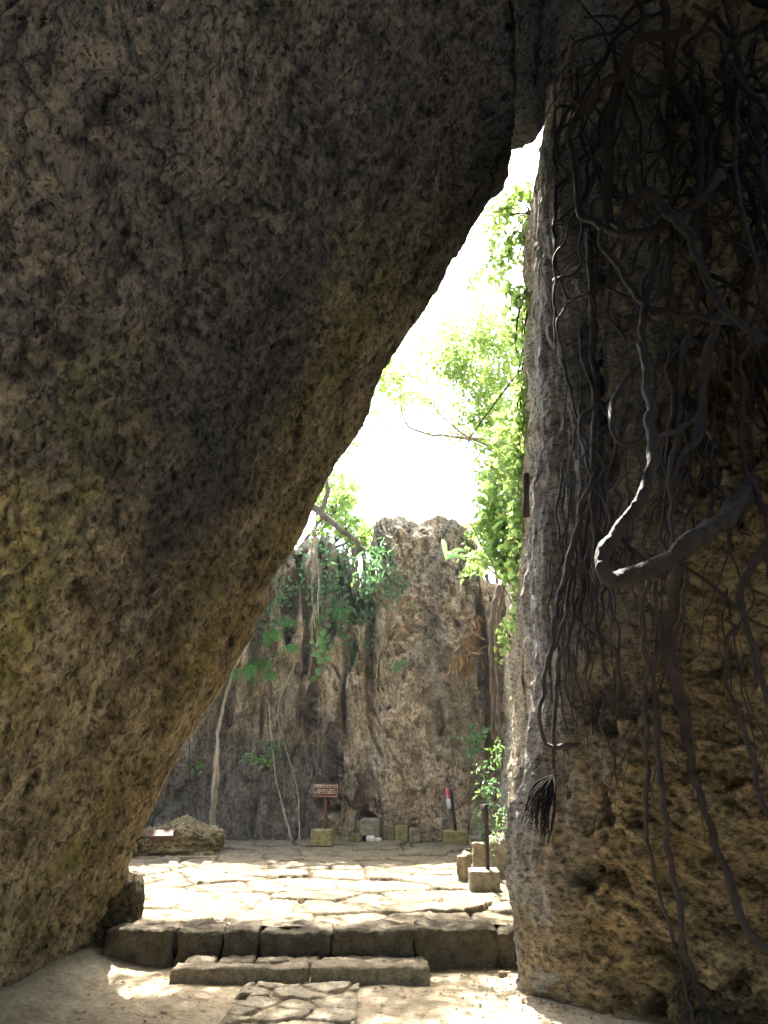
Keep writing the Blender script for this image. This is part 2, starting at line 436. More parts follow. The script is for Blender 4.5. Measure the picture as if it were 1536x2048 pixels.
def build_slab(final=True, dpx=None):
    nz = 640 if final else 320
    v = np.linspace(0, 1, nz)
    zz = -0.5 + 10.2 * v ** 1.0
    zz = np.concatenate([zz, np.linspace(9.85, 16.5, 45)])
    rb = 0.22
    # profile along the surface: side part (into the rock), fillet, then the face towards and past the camera
    sside = np.concatenate([np.linspace(5.0, 1.2, 26), np.linspace(1.1, 0.03, 60)])
    farc = np.linspace(0, 1, 34)
    sl = np.concatenate([np.cumsum(np.interp(np.linspace(0, 1, 620), [0, 0.6, 1], [0.0165, 0.009, 0.0065]))])
    tail = sl[-1] + np.concatenate([np.cumsum(np.linspace(0.02, 0.25, 50))])
    face = np.concatenate([sl, tail])
    ye = np.interp(zz, ez, ey)
    if dpx is not None: ye = ye + np.interp(zz, dpx[0], dpx[1])
    # small natural wander so the edge is not a clean trace
    b = np.array([bdir[0], bdir[1], 0]); b /= np.linalg.norm(b)      # towards the camera
    inn = np.array([-1.0, 0.10, 0.0]) - 0.0                          # the side runs away to the left
    rows = []
    n_tot = len(sside) + len(farc) + len(face)
    P = np.zeros((n_tot, len(zz), 3))
    base = np.stack([slabX(ye, zz), ye, zz], 1)
    into = np.array([-0.93, 0.33, 0.12]); into /= np.linalg.norm(into)
    k = 0
    c = base + b * rb + into * rb
    for s_ in sside: P[k] = base + into * (rb + s_); k += 1
    for a in farc:
        th = a * math.pi / 2
        P[k] = base + into * rb + b * rb - b * rb * math.cos(th) - into * rb * math.sin(th); k += 1
    for s_ in face: P[k] = base + b * (rb + s_); k += 1
    N = grid_normals(P)
    if N[-200, 200] @ nS < 0: N = -N
    # strata run along the lean of the slab
    ed = e0 / np.linalg.norm(e0)
    sv = np.cross(nS, ed)
    q = np.stack([P @ ed * 0.62, P @ sv * 1.15, P @ nS], -1)
    d = 0.13 * fbm(q * 0.42, 2, 1) + 0.055 * fbm(q * 1.5, 3, 11)
    d += 0.050 * fbm(q * 4.2, 4, 21, 0.70)
    d += 0.026 * ridged(q * 9.0, 3, 31)
    d += 0.016 * fbm(q * 26.0, 2, 61)
    pm = sstep(0.34, 0.46, fbm(q * 2.6, 3, 41)); d -= 0.10 * pm
    d -= 0.06 * (1 - sstep(0.0, 0.03, np.abs(fbm(q * np.array([0.7, 1.0, 1.0]) + 9, 4, 45)))) * sstep(0.15, 0.4, noise(q * 0.9, 46))
    pm = sstep(0.20, 0.34, fbm(q * 6.0, 2, 51)) ; d -= 0.045 * pm
    pm = sstep(0.16, 0.30, fbm(q * 15.0, 2, 55)) ; d -= 0.020 * pm
    # calm the silhouette so the traced edge keeps its place
    ai = np.concatenate([np.full(len(sside), 0.5), np.full(len(farc), 0.42), np.minimum(1.0, 0.42 + face * 0.9)])
    P = P + N * (d * ai[:, None])[..., None]
    if not final:
        Q = P.reshape(-1, 3) - CAM; zc = Q @ np.array([0, cp, sp])
        ok = (zc > 2) & (P.reshape(-1, 3)[:, 2] < 9)
        X_ = 768 + F * Q[ok, 0] / zc[ok]; Y_ = 1024 - F * (Q[ok] @ np.array([0, -sp, cp])) / zc[ok]
        zs, dy = [], []
        for (x, y), z_ in zip([edge_px[i] for i in o_], ez[2:-2]):
            if y < 300 or y > 1650: continue
            m = np.abs(Y_ - y) < 9
            p0 = np.array([slabX(7.0, z_), 7.0, z_]) - CAM; p1 = np.array([slabX(6.5, z_), 6.5, z_]) - CAM
            f_ = lambda q: 768 + F * q[0] / (q @ np.array([0, cp, sp]))
            zs.append(z_); dy.append(np.clip((x - np.sort(X_[m])[-3]) / ((f_(p0) - f_(p1)) / 0.5), -0.6, 0.6))
        dy = np.convolve(np.concatenate([[dy[0]], dy, [dy[-1]]]), [0.25, 0.5, 0.25], 'valid')
        return [-1] + zs + [zs[-1] + 0.5, 12], [dy[0] * 0.5] + list(dy * 0.85) + [0.02, 0]
    me = mesh_np('leaning_slab', P, grid_faces(P.shape[0], P.shape[1], flip=True))
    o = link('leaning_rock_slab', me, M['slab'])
    fa_ = np.concatenate([-sside * 0, farc * 0, face])[:, None]
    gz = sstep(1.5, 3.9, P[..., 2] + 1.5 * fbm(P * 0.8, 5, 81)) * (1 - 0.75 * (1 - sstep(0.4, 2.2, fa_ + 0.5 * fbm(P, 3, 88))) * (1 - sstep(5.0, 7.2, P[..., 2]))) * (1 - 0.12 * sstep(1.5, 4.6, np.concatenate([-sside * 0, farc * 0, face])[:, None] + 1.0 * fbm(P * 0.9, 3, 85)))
    set_attr(me, 'grey', np.clip(0.92 * gz, 0, 0.92))  # upper slab's shade painted into its colour, weaker near the lit edge
    tag(o, 'huge brown pitted rock slab leaning across the left half, propped on the right cliff', 'rock slab')
    add_bvh(P, 6)
    return P
_d1 = build_slab(False); _d2 = build_slab(False, _d1)
PS = build_slab(True, (_d1[0], [a_ + 0.5 * b_ for a_, b_ in zip(_d1[1], _d2[1])]))

# ------------------------------------------------------------------ right cliff: side wall of the passage, corner, front face
corner = [(1028, 2010, 6.15), (1022, 1860, 6.2), (1019, 1780, 6.2), (1023, 1680, 6.2), (1032, 1560, 6.2), (1046, 1480, 6.2), (1054, 1400, 6.2), (1060, 1300, 6.2), (1054, 1200, 6.2), (1056, 1100, 6.2), (1062, 1000, 6.2), (1068, 900, 6.2),
          (1065, 800, 6.2), (1066, 700, 6.2), (1067, 600, 6.2), (1070, 500, 6.2), (1069, 400, 6.2), (1075, 320, 6.2), (1080, 255, 6.1), (1092, 160, 5.8), (1104, 80, 5.6), (1118, -20, 5.4)]
cw = np.array([at(*c) for c in corner])
cw = cw[np.argsort(cw[:, 2])]
cz = np.concatenate([[-0.6], cw[:, 2], [15.5]])
cx = np.concatenate([[cw[0, 0]], cw[:, 0], [cw[-1, 0] + 0.9]]) + 0.035
cy = np.concatenate([[cw[0, 1]], cw[:, 1], [cw[-1, 1] - 1.7]])
FD = np.array([1.0, -0.72, 0.0]); FD /= np.linalg.norm(FD)
SD = np.array([0.124, 1.0, 0.0]); SD /= np.linalg.norm(SD)
def build_right():
    r = 0.16
    side = np.concatenate([np.linspace(8.5, 5.6, 30), np.linspace(5.55, 1.4, 230), np.linspace(1.38, 0.0, 110)])
    arc = np.linspace(0, 1, 30)[1:-1]
    fr = np.cumsum(np.interp(np.linspace(0, 1, 520), [0, 1], [0.0085, 0.0070]))
    fr = np.concatenate([fr, fr[-1] + np.cumsum(np.linspace(0.012, 0.3, 50))])
    nv = 560
    v = np.linspace(0, 1, nv)
    cap = np.concatenate([np.linspace(0.02, 0.4, 14), np.linspace(0.5, 4.0, 14)])
    ncol = len(side) + len(arc) + len(fr)
    P = np.zeros((ncol, nv + len(cap), 3))
    # height profile of the passage wall along its depth
    tops = np.concatenate([np.interp(side, [0, 1.0, 1.35, 1.9, 2.6, 3.5, 5.6, 8.5], [15.0, 14.0, 9.4, 6.0, 4.9, 4.6, 4.35, 4.2]), np.full(len(arc) + len(fr), 15.0)])
    tops[:len(side)] += np.where(side > 1.6, 0.35 * fbm(np.stack([side * 1.3, side * 0, side * 0], 1), 4, 77), 0)
    zfine = np.concatenate([np.linspace(-0.5, 9.3, nv - 40), np.linspace(9.4, 15.0, 40)])
    zn = (zfine + 0.5) / 15.5
    k = 0
    pos = np.concatenate([side + r, -arc, -fr - 1])
    for i in range(ncol):
        top = tops[i]
        fi = i - len(side) - len(arc)
        if fi >= 0: top = 15.0 - 9.5 * float(sstep(4.6, 5.6, fr[fi]))
        z = -0.5 + (top + 0.5) * (zn if top > 12 else v)
        X = np.interp(z, cz, cx); Y = np.interp(z, cz, cy)
        base = np.stack([X, Y, z], 1)
        if i < len(side): p = base + SD * (r + side[i]) 
        elif i < len(side) + len(arc):
            a = arc[i - len(side)] * math.pi / 2
            p = base + SD * r * (1 - math.sin(a)) + FD * r * (1 - math.cos(a))
        else: p = base + FD * (r + fr[i - len(side) - len(arc)])
        P[i, :nv] = p
        for j, c_ in enumerate(cap):
            P[i, nv + j] = p[-1] + np.array([1.0, 0.35, 0.0]) * c_ + np.array([0, 0, -0.05 * c_])
    N = grid_normals(P)
    if N[-200, 200] @ np.array([-0.6, -0.8, 0]) < 0: N = -N
    # front face: tilted strata below, vertical ribs above and on the corner
    isf = np.concatenate([np.zeros(len(side)), arc, np.ones(len(fr))])[:, None]
    fd = np.concatenate([-side, arc * 0, fr])[:, None]
    z = P[..., 2]
    rib = sstep(2.1, 3.4, z + 0.6 * (1 - sstep(0.2, 1.0, fd)) * 4)
    u = P @ np.array([0.81, -0.58, 0.0])
    ct, st = math.cos(0.55), math.sin(0.55)
    qs = np.stack([(u * ct - z * st) * 0.55, P[..., 1] * 0.8 + P[..., 0] * 0.5, (u * st + z * ct) * 1.5], -1)
    qr = np.stack([P[..., 0] * 1.6, P[..., 1] * 1.6, z * 0.42], -1)
    dl = 0.07 * fbm(qs * 1.3, 3, 101) + 0.05 * fbm(qs * 3.8, 4, 111, 0.6) + 0.016 * ridged(qs * 8.0, 3, 121) - 0.12 * sstep(0.22, 0.40, fbm(qs * 1.7, 2, 131)) - 0.035 * sstep(0.2, 0.36, noise(qs * 6.5, 133) * 1.2)
    dr = 0.10 * fbm(qr * 0.9, 3, 141) + 0.06 * fbm(qr * 2.4, 3, 151, 0.6) + 0.022 * ridged(qr * 5.0, 3, 161) - 0.05 * sstep(0.2, 0.4, noise(qr * np.array([3.0, 3.0, 4.0]), 135))
    dr += 0.045 * fbm(P * np.array([4.5, 4.5, 2.4]), 4, 172, 0.68) - 0.05 * sstep(0.2, 0.34, fbm(P * np.array([7, 7, 3.5]), 2, 173))
    dl += 0.03 * fbm(qs * 9.0, 3, 174, 0.7) - 0.03 * sstep(0.18, 0.32, fbm(qs * 12, 2, 175))
    d = dl * (1 - rib) + dr * rib + 0.010 * fbm(P * 30.0, 2, 171)
    # big forms on the front face: recess up right, ledge, holes
    big = 0.22 * fbm(P * 0.5, 2, 181)
    d = d + big * sstep(0.35, 1.5, fd)
    def dent(px, py, rad, depth, rx=1.0):
        nonlocal d
        best = hit_plane(px, py)
        dd = np.sqrt(((P[..., 0] - best[0]) ** 2 + (P[..., 1] - best[1]) ** 2) / rx ** 2 + (z - best[2]) ** 2 + 0.0)
        dd = dd + rad * 0.9 * fbm(P * 6.0, 3, 190)
        d = d - depth * (1 - sstep(0.55 * rad, rad, dd)) * isf
    def hit_plane(px, py):
        dr_ = ray(px, py)
        nf = np.array([-FD[1], FD[0], 0.0])
        zc = 3.0
        for _ in range(12):
            c0 = np.array([np.interp(zc, cz, cx), np.interp(zc, cz, cy), zc])
            t = nf.dot(c0 - CAM) / nf.dot(dr_); p = CAM + dr_ * t; zc = 0.5 * zc + 0.5 * p[2]
        return p
    dent(1225, 1400, 0.16, 0.30, 1.5); dent(1200, 1440, 0.13, 0.25, 0.9)
    dent(1178, 1755, 0.09, 0.22, 1.7)
    dent(1500, 830, 0.75, 0.55, 0.8)
    dent(1460, 1560, 0.10, 0.15, 1.6); dent(1470, 2040, 0.22, 0.45, 2.0)
    dent(1210, 1600, 0.20, 0.16, 0.45); dent(1190, 760, 0.9, 0.30, 0.13); dent(1280, 1640, 0.1, 0.1, 1)
    calm = np.concatenate([np.full(len(side), 0.8), np.full(len(arc), 0.5), np.minimum(1, 0.5 + fr * 1.0)])[:, None]
    P = P + N * (d * calm)[..., None]
    P[..., 0] += 0.12 * (1 - sstep(-0.5, 0.15, fd)) * (1 - sstep(1.4, 2.6, P[..., 2]))
    me = mesh_np('right_cliff', P, grid_faces(P.shape[0], P.shape[1]))
    # pale weathered crust on the outer corner, light painted pale on the passage side
    ext = np.interp(z, [0, 1.5, 3.0, 5.0], [0.06, 0.07, 0.16, 0.38])
    g = (1 - sstep(ext * 0.5, ext * 1.3, fd + 0.22 * fbm(P * 2.5, 3, 200))) * sstep(-1.0, -0.15, fd)
    g = g + 0.35 * rib * sstep(0.0, 0.3, 1.2 - fd)
    set_attr(me, 'grey', np.clip(g, 0, 0.8))
    set_attr(me, 'pale', (1 - sstep(-0.45, -0.12, fd + 0.1 * fbm(P * 3, 3, 210))) * (0.85 + 0.15 * fbm(P * 3, 3, 211)))
    o = link('right_cliff', me, M['wall'])
    tag(o, 'tall ochre and grey limestone cliff on the right, roots hanging down its front', 'cliff')
    add_bvh(P, 5)
    return P
PR = build_right()

# ------------------------------------------------------------------ back cliff
def build_back():
    Yb = 13.3
    tp = [(-300, 1000), (300, 1060), (500, 1080), (590, 1085), (640, 1068), (690, 1100), (702, 1160), (724, 1165), (742, 1115), (749, 1045), (760, 1030), (800, 1034), (835, 1046), (875, 1026), (912, 1036), (940, 1052), (955, 1090), (960, 1150), (985, 1165), (1050, 1180), (1500, 1150)]
    tw = np.array([at(x, y, Yb + 0.35) for x, y in tp])
    xs = np.concatenate([np.linspace(-7, -4.2, 30), np.linspace(-4.19, 2.6, 620), np.linspace(2.65, 6, 20)])
    nv = 460
    cap = np.concatenate([np.linspace(0.02, 0.4, 14), np.linspace(0.5, 3.0, 12)])
    v = np.linspace(0, 1, nv)
    top = np.interp(xs, tw[:, 0], tw[:, 2])
    top = top + 0.07 * fbm(np.stack([xs * 5, xs * 0, xs * 0], 1), 4, 300)
    P = np.zeros((len(xs), nv + len(cap), 3))
    z = -0.2 + (top[:, None] + 0.2) * v[None, :]
    lean = 0.10 * z
    P[:, :nv, 0] = xs[:, None]; P[:, :nv, 2] = z
    curve = np.interp(xs, [-7, -4.2, -3.2, -1.2, 0, 1.4, 6], [-2.4, -0.9, -0.2, 0.1, 0.0, -0.05, -0.3])
    P[:, :nv, 1] = Yb + curve[:, None] + lean
    for j, c_ in enumerate(cap):
        P[:, nv + j] = P[:, nv - 1] + np.array([0, c_, -0.03 * c_])
    N = grid_normals(P)
    if N[300, 200][1] > 0: N = -N
    q = np.stack([P[..., 0] * 1.5, P[..., 1] * 1.2, P[..., 2] * 0.34], -1)
    qi = P * np.array([1.2, 1.0, 0.75])
    left = 1 - sstep(-0.55, 0.15, P[..., 0] + 0.15 * noise(P * 1.5, 6))        # fluted left half
    d = (0.24 * fbm(q * 0.8, 3, 301) + 0.10 * fbm(q * 2.2, 3, 311)) * (0.25 + 0.75 * left) + (1 - left) * (0.16 * fbm(qi * 1.1, 3, 302) + 0.06 * fbm(qi * 2.6, 3, 303))
    d += left * sstep(1.4, 2.6, P[..., 2]) * (0.20 * ridged(q * 1.5, 3, 321) - 0.62 * sstep(0.10, 0.26, noise(q * np.array([2.6, 2.6, 2.2]), 331)))
    Pa = P * np.stack([left * 0 + 1.0, left * 0 + 1.0, 0.95 - 0.35 * left], -1)
    d += 0.075 * fbm(Pa * 3.6, 4, 341, 0.68) + 0.036 * ridged(Pa * 8.0, 3, 351) + 0.012 * fbm(P * 26.0, 2, 361)
    d -= 0.16 * (1 - sstep(0.0, 0.035, np.abs(fbm(P * np.array([0.9, 0.9, 0.5]) + 5, 3, 375)))) * sstep(-0.1, 0.1, noise(P * 1.3, 376))
    d -= 0.13 * sstep(0.22, 0.36, fbm(Pa * 3.1, 3, 371)) + 0.06 * sstep(0.18, 0.32, fbm(Pa * 7.5, 2, 372))
    def dent(px, py, rx, rz, depth, soft=0.5):
        nonlocal d
        c = at(px, py, Yb + 0.1)
        dd = np.sqrt(((P[..., 0] - c[0]) / rx) ** 2 + ((P[..., 2] - c[2]) / rz) ** 2) + 0.28 * fbm(P * 5.0, 3, 381)
        d = d - depth * (1 - sstep(soft, 1.0, dd))
    dent(668, 1525, 0.17, 0.72, 1.6, 0.9); dent(655, 1590, 0.25, 0.4, 1.2)
    dent(735, 1605, 0.26, 0.36, 1.3); dent(830, 1640, 0.12, 0.10, 0.3); dent(600, 1420, 0.10, 0.5, 0.3)
    dent(968, 1330, 0.13, 1.6, 0.9, 0.6); dent(880, 1440, 0.07, 0.35, 0.3); dent(700, 1300, 0.13, 0.5, 0.35)
    dent(576, 1200, 0.2, 0.7, 0.8); dent(712, 1200, 0.22, 0.5, 0.9); dent(610, 1300, 0.09, 0.5, 0.6); dent(742, 1240, 0.08, 0.8, 0.5); dent(690, 1400, 0.06, 0.6, 0.5); dent(905, 1230, 0.30, 0.6, 0.22)
    dent(878, 1585, 0.30, 0.18, 0.14); dent(350, 1560, 0.5, 0.5, 0.4)
    c = at(790, 1640, Yb); d = d - 0.0
    # buttress of the right half stands forward
    c = at(835, 1350, Yb)
    d = d + 0.30 * sstep(0.5, 1.1, P[..., 2]) * (1 - sstep(0.6, 1.15, np.sqrt(((P[..., 0] - c[0]) / 0.95) ** 2 + ((P[..., 2] - c[2]) / 4.4) ** 2)))
    fade = np.concatenate([1 - 0.75 * sstep(0.93, 1.0, v), np.full(len(cap), 0.25)])[None, :]
    P = P + N * (d * fade)[..., None]
    me = mesh_np('back_cliff', P, grid_faces(P.shape[0], P.shape[1]))
    X, Z = P[..., 0], P[..., 2]
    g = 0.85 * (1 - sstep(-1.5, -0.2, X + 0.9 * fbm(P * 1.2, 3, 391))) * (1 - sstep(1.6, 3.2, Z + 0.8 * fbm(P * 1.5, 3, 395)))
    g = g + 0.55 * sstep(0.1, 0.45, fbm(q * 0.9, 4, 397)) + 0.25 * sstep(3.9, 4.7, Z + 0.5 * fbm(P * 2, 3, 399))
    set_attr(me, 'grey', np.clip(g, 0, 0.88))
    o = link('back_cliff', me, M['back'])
    tag(o, 'brown fluted limestone cliff closing the far side of the paved court, creepers on its top', 'cliff')
    add_bvh(P, 4)
    return P
PB = build_back()

# ------------------------------------------------------------------ ground
def build_ground():
    xs = np.concatenate([-np.geomspace(900, 4.2, 40), np.linspace(-4.1, 3.4, 420), np.geomspace(3.5, 900, 40)])
    ys = np.concatenate([-np.geomspace(900, 2.1, 35), np.linspace(-2, 4.4, 60), np.linspace(4.42, 7.6, 330), np.linspace(7.7, 16, 30), np.geomspace(16.5, 1200, 40)])
    X, Y = np.meshgrid(xs, ys, indexing='ij')
    p = np.stack([X, Y, X * 0], -1)
    near = (np.abs(X) < 5) & (Y > 3) & (Y < 9)
    Z = 0.02 * fbm(p * 1.2, 3, 401) + near * (0.007 * fbm(p * 7, 3, 411) + 0.006 * sstep(0.2, 0.42, noise(p * 24, 421)))
    Z = Z + 0.12 * sstep(0.0, 0.7, slabX(Y, 0.0) + 0.75 - X) * (np.abs(X) < 5) * (Y < 8)          # soil banks up to the slab foot
    Z = np.where(Y > 7.3, Z - 0.05, Z)
    P = np.stack([X, Y, Z], -1)
    o = link('ground', mesh_np('ground', P, grid_faces(*X.shape)), M['soil'])
    tag(o, 'bare sandy brown soil in front of the steps', 'ground', kind='structure')
build_ground()

def voronoi(X, Y, pts, aniso=1.0):
    best = np.full(X.shape, 1e9); sec = np.full(X.shape, 1e9); idx = np.zeros(X.shape, int)
    for k, (a, b) in enumerate(pts):
        d = np.hypot(X - a, (Y - b) * aniso)
        m = d < best
        sec = np.where(m, best, np.minimum(sec, d)); idx = np.where(m, k, idx); best = np.where(m, d, best)
    return best, sec, idx
def paving(name, xs, ys, cell, zbase, mat, label, seed, gap=0.03, deep=0.035, lev=0.012, cut=None, aniso=1.0, kind='structure'):
    X, Y = np.meshgrid(xs, ys, indexing='ij')
    rg = np.random.default_rng(seed)
    pts = []
    gx = np.arange(xs[0] - cell, xs[-1] + cell, cell); gy = np.arange(ys[0] - cell, ys[-1] + cell, cell / aniso)
    for i, a in enumerate(gx):
        for j, b in enumerate(gy):
            if rg.random() < 0.14: continue
            pts.append((a + (rg.random() - .5) * cell * 0.95 + (j % 2) * cell * .5, b + (rg.random() - .5) * cell / aniso * 0.8))
    pts = np.array(pts)
    p = np.stack([X, Y, X * 0 + seed], -1)
    wx = X + 0.07 * fbm(p * 2.6, 3, seed) + 0.018 * fbm(p * 12, 2, seed + 1); wy = Y + 0.07 * fbm(p * 2.6 + 9, 3, seed + 2) + 0.018 * fbm(p * 12 + 5, 2, seed + 3)
    F1, F2, idx = voronoi(wx, wy, pts, aniso)
    gd = (F2 - F1) * 0.5
    gw = gap * (0.25 + 1.5 * np.clip(0.5 + 1.4 * noise(p * 1.4, seed + 5), 0, 1))
    j = 1 - sstep(gw * 0.35, gw * 1.1, gd)
    lv = rg.normal(0, lev, len(pts))[idx]
    tx = rg.normal(0, 0.022, len(pts))[idx] * (X - pts[idx, 0]); ty = rg.normal(0, 0.028, len(pts))[idx] * (Y - pts[idx, 1])
    edge = -0.007 * (1 - sstep(0, 0.05, gd))
    Z = zbase + (lv + tx + ty + edge + 0.010 * fbm(p * 4, 3, seed + 6) + 0.0045 * fbm(p * 22, 3, seed + 7)) * (1 - j) - deep * j
    rough = sstep(0.1, 0.35, noise(p * 0.9 + 3, seed + 8))
    Z += rough * 0.012 * fbm(p * 9, 3, seed + 9) * (1 - j)
    if cut is not None: Z = cut(X, Y, Z)
    me = mesh_np(name, np.stack([X, Y, Z], -1), grid_faces(*X.shape))
    set_attr(me, 'joint', j * 0.9)
    o = link(name, me, mat)
    tag(o, label, 'paving', kind=kind)
    return o
def court_cut(X, Y, Z):
    # uneven rubble near the back right, the surface sinks out of sight outside the court
    p = np.stack([X, Y, X * 0], -1)
    rb = sstep(0.35, 1.0, X) * sstep(8.9, 9.6, Y) * (1 - sstep(11.0, 12.0, Y))
    Z = Z + rb * 0.035 * fbm(p * 6, 3, 501)
    Z = Z + 0.10 * sstep(-1.7, -3.2, X) * sstep(8.5, 10.5, Y) * 0
    return Z
ys_c = 6.98 + np.cumsum(np.interp(np.linspace(0, 1, 520), [0, 1], [0.0085, 0.0185]))
paving('paved_court', np.linspace(-4.6, 2.6, 560), ys_c[ys_c < 14.0], 0.62, PZ, M['paving'], 'sunlit court floor of irregular cream stones with dark joints', 31, gap=0.017, deep=0.032, lev=0.010, cut=court_cut, aniso=1.25)
# lower path of worn stones
a, b = on(462, 1985, 0.03), on(716, 1985, 0.03)
paving('stone_path', np.linspace(a[0], b[0], 260), np.linspace(4.6, 6.36, 300), 0.30, 0.030, M['path'], 'patch of worn flat stones set in the soil below the steps', 44, gap=0.02, deep=0.022, lev=0.006, aniso=1.5,
       cut=lambda X, Y, Z: Z - 0.06 * (1 - sstep(0.0, 0.09, X - a[0] - 0.07 * np.floor(1 + 2 * noise(np.stack([Y * 2.2, Y * 0, Y * 0], -1), 3)))) )

# ------------------------------------------------------------------ kerb stones and lower step
kb = [(212, 352, 'long dark kerb stone at the left end, nearest the leaning slab'), (355, 443, 'short kerb stone with a rounded top edge, second from the left end'),
      (447, 518, 'narrow kerb stone between two wider ones above the left end of the low step'), (521, 662, 'kerb stone with two dark pits behind the middle of the low step'),
      (665, 826, 'wide clean-edged kerb stone right of the pitted one, behind the low step'), (830, 992, 'largest kerb stone, lower right half stained nearly black'),
      (995, 1034, 'small square kerb stone squeezed against the right cliff')]
for k, (x0, x1, lab) in enumerate(kb):
    y = 1862 - 4 * (k == 0) - (4 if k == 5 else 0)
    p0, p1 = on(x0, y, PZ), on(x1, y, PZ)
    hgt = PZ + 0.10
    o = block('kerb_stone', ((p0[0] + p1[0]) / 2, 6.98 + (0.06 if k == 0 else 0) + 0.012 * (k % 2), -0.10 + 0.004 * (k % 3)), (p1[0] - p0[0] + 0.0, 0.34, hgt + (0.012 if k == 5 else -0.003 * (k % 2))), M['kerb'],
              rz=(-0.06 if k == 0 else random.uniform(-.015, .015)), r=0.035, n=34, amp=0.034, sc=4.5, seed=k + 3, fine=0.011)
    tag(o, lab, 'kerb stone', 'kerb stones along the court edge')
st = [(345, 617, 6.42, 6.60, 0.105, 'left front stone of the low step, worn top catching a sun spot'), (622, 858, 6.40, 6.62, 0.115, 'right front stone of the low step with a chipped upper edge'),
      (368, 432, 6.62, 6.80, 0.10, 'small stone at the left end of the rear row of the low step'), (436, 506, 6.62, 6.80, 0.10, 'squarish stone second from left in the rear row of the low step'),
      (510, 636, 6.63, 6.80, 0.10, 'middle stone of the rear row of the low step'), (642, 850, 6.64, 6.80, 0.105, 'long flat stone at the right end of the rear row of the low step')]
for k, (x0, x1, Ya, Yb, h, lab) in enumerate(st):
    ym = (Ya + Yb) / 2
    d0 = ray(x0, 1940); d1 = ray(x1, 1940)
    X0, X1 = d0[0] / d0[1] * ym, d1[0] / d1[1] * ym
    o = block('step_stone', ((X0 + X1) / 2, ym, -0.06), (X1 - X0, Yb - Ya, h + 0.06), M['step'], rz=random.uniform(-.02, .02), r=0.03, n=40, amp=0.022, sc=4.5, seed=k + 20, fine=0.010)
    tag(o, lab, 'step stone', 'stones of the low step')

# ------------------------------------------------------------------ boulder, rubble
def rock(name, loc, size, mat, label, cat, seed, n=40, rz=0, amp=0.22, group=None, peak=None):
    u = np.linspace(0, math.pi, n); t = np.linspace(0, 2 * math.pi, 2 * n)
    U, T = np.meshgrid(u, t, indexing='ij')
    D = np.stack([np.sin(U) * np.cos(T), np.sin(U) * np.sin(T), np.cos(U)], -1)
    o = np.array([seed * 5.1, seed * 2.3, seed])
    Lp = (np.abs(D) ** 4).sum(-1) ** (-0.25)
    r = Lp * (1 + amp * fbm(D * 1.5 + o, 3, seed) + amp * 0.4 * ridged(D * 4 + o, 3, seed + 4) + 0.04 * fbm(D * 16 + o, 3, seed + 8))
    V = D * r[..., None] * np.array(size) / 2
    V[..., 2] += size[2] * 0.42
    if peak:
        V[..., 2] *= 0.62 + peak[2] * np.exp(-((V[..., 0] - peak[0]) / peak[1]) ** 2) + 0.12 * fbm(np.stack([V[..., 0] * 6, V[..., 1] * 6, V[..., 0] * 0], -1), 3, 5)
    Fq = grid_faces(n, 2 * n, flip=True)
    ob = link(name, mesh_np(name, V, Fq), mat, None, loc); ob.rotation_euler = (0, 0, rz)
    return tag(ob, label, cat, group)
p = on(350, 1712, PZ)
rock('boulder', (p[0] - 0.14, p[1] + 0.40, PZ - 0.10), (1.12, 0.78, 0.66), M['boulder'], 'craggy yellow-brown boulder on the left of the court carrying a terracotta plaque', 'boulder', 4, n=120, amp=0.27, peak=(0.10, 0.26, 0.18))
p = on(415, 1700, PZ)
rock('boulder', (p[0], p[1] + 0.2, PZ - 0.06), (0.34, 0.30, 0.26), M['boulder'], 'small rounded boulder at the right foot of the craggy boulder', 'boulder', 9, n=40)
p = on(330, 1665, PZ)
rock('boulder', (p[0] - 0.1, 11.2, PZ - 0.1), (1.0, 0.8, 0.75), M['boulder'], 'dim grey boulder in shade between the craggy boulder and the back cliff', 'boulder', 14, n=50)
p = on(222, 1845, PZ)
rock('boulder', (p[0] - 0.10, p[1] + 0.12, -0.1), (0.55, 0.5, 0.8), M['shaderock'], 'upright rock added for the shaded foot of the leaning slab, painted dark', 'boulder', 17, n=60, amp=0.14)  # added rock for the slab's own foot, its shade painted dark
for k, (x, y, s, lab) in enumerate([(212, 1900, 0.085, 'grey pebble in the shade before the left kerb stone'), (163, 1930, 0.07, 'pale pebble at the foot of the leaning slab'), (214, 1935, 0.045, 'tiny pale pebble right of the one at the slab foot'),
                       (1006, 1952, 0.05, 'yellowish pebble on the soil beside the right cliff corner'), (30, 2030, 0.06, 'grey pebble in the shadow at the lower left corner')]):
    p = on(x, y, 0.01)
    rock('pebble', (p[0], p[1], 0.0 if k else 0.05), (s * 1.3, s, s * 0.9), M['shell'] if k in (1, 2) else M['step'], lab, 'pebble', 40 + k, n=12)

# plaque on the boulder
hp = hit(322, 1660, None)
pl = empty('plaque', (at(323, 1672, 10.75)), 'small terracotta plaque with a white strip lying on the craggy boulder', 'plaque', rz=0.18)
pl.rotation_euler = (0.35, 0.0, 0.22)
block('tile', (0, 0, 0), (0.30, 0.20, 0.04), M['plaque'], pl, r=0.008, n=8, amp=0.002, seed=2)
block('label_strip', (0.02, -0.065, 0.041), (0.26, 0.05, 0.005), M['labelgrey'], pl, r=0.002, n=4, amp=0.0, fine=0, seed=2)

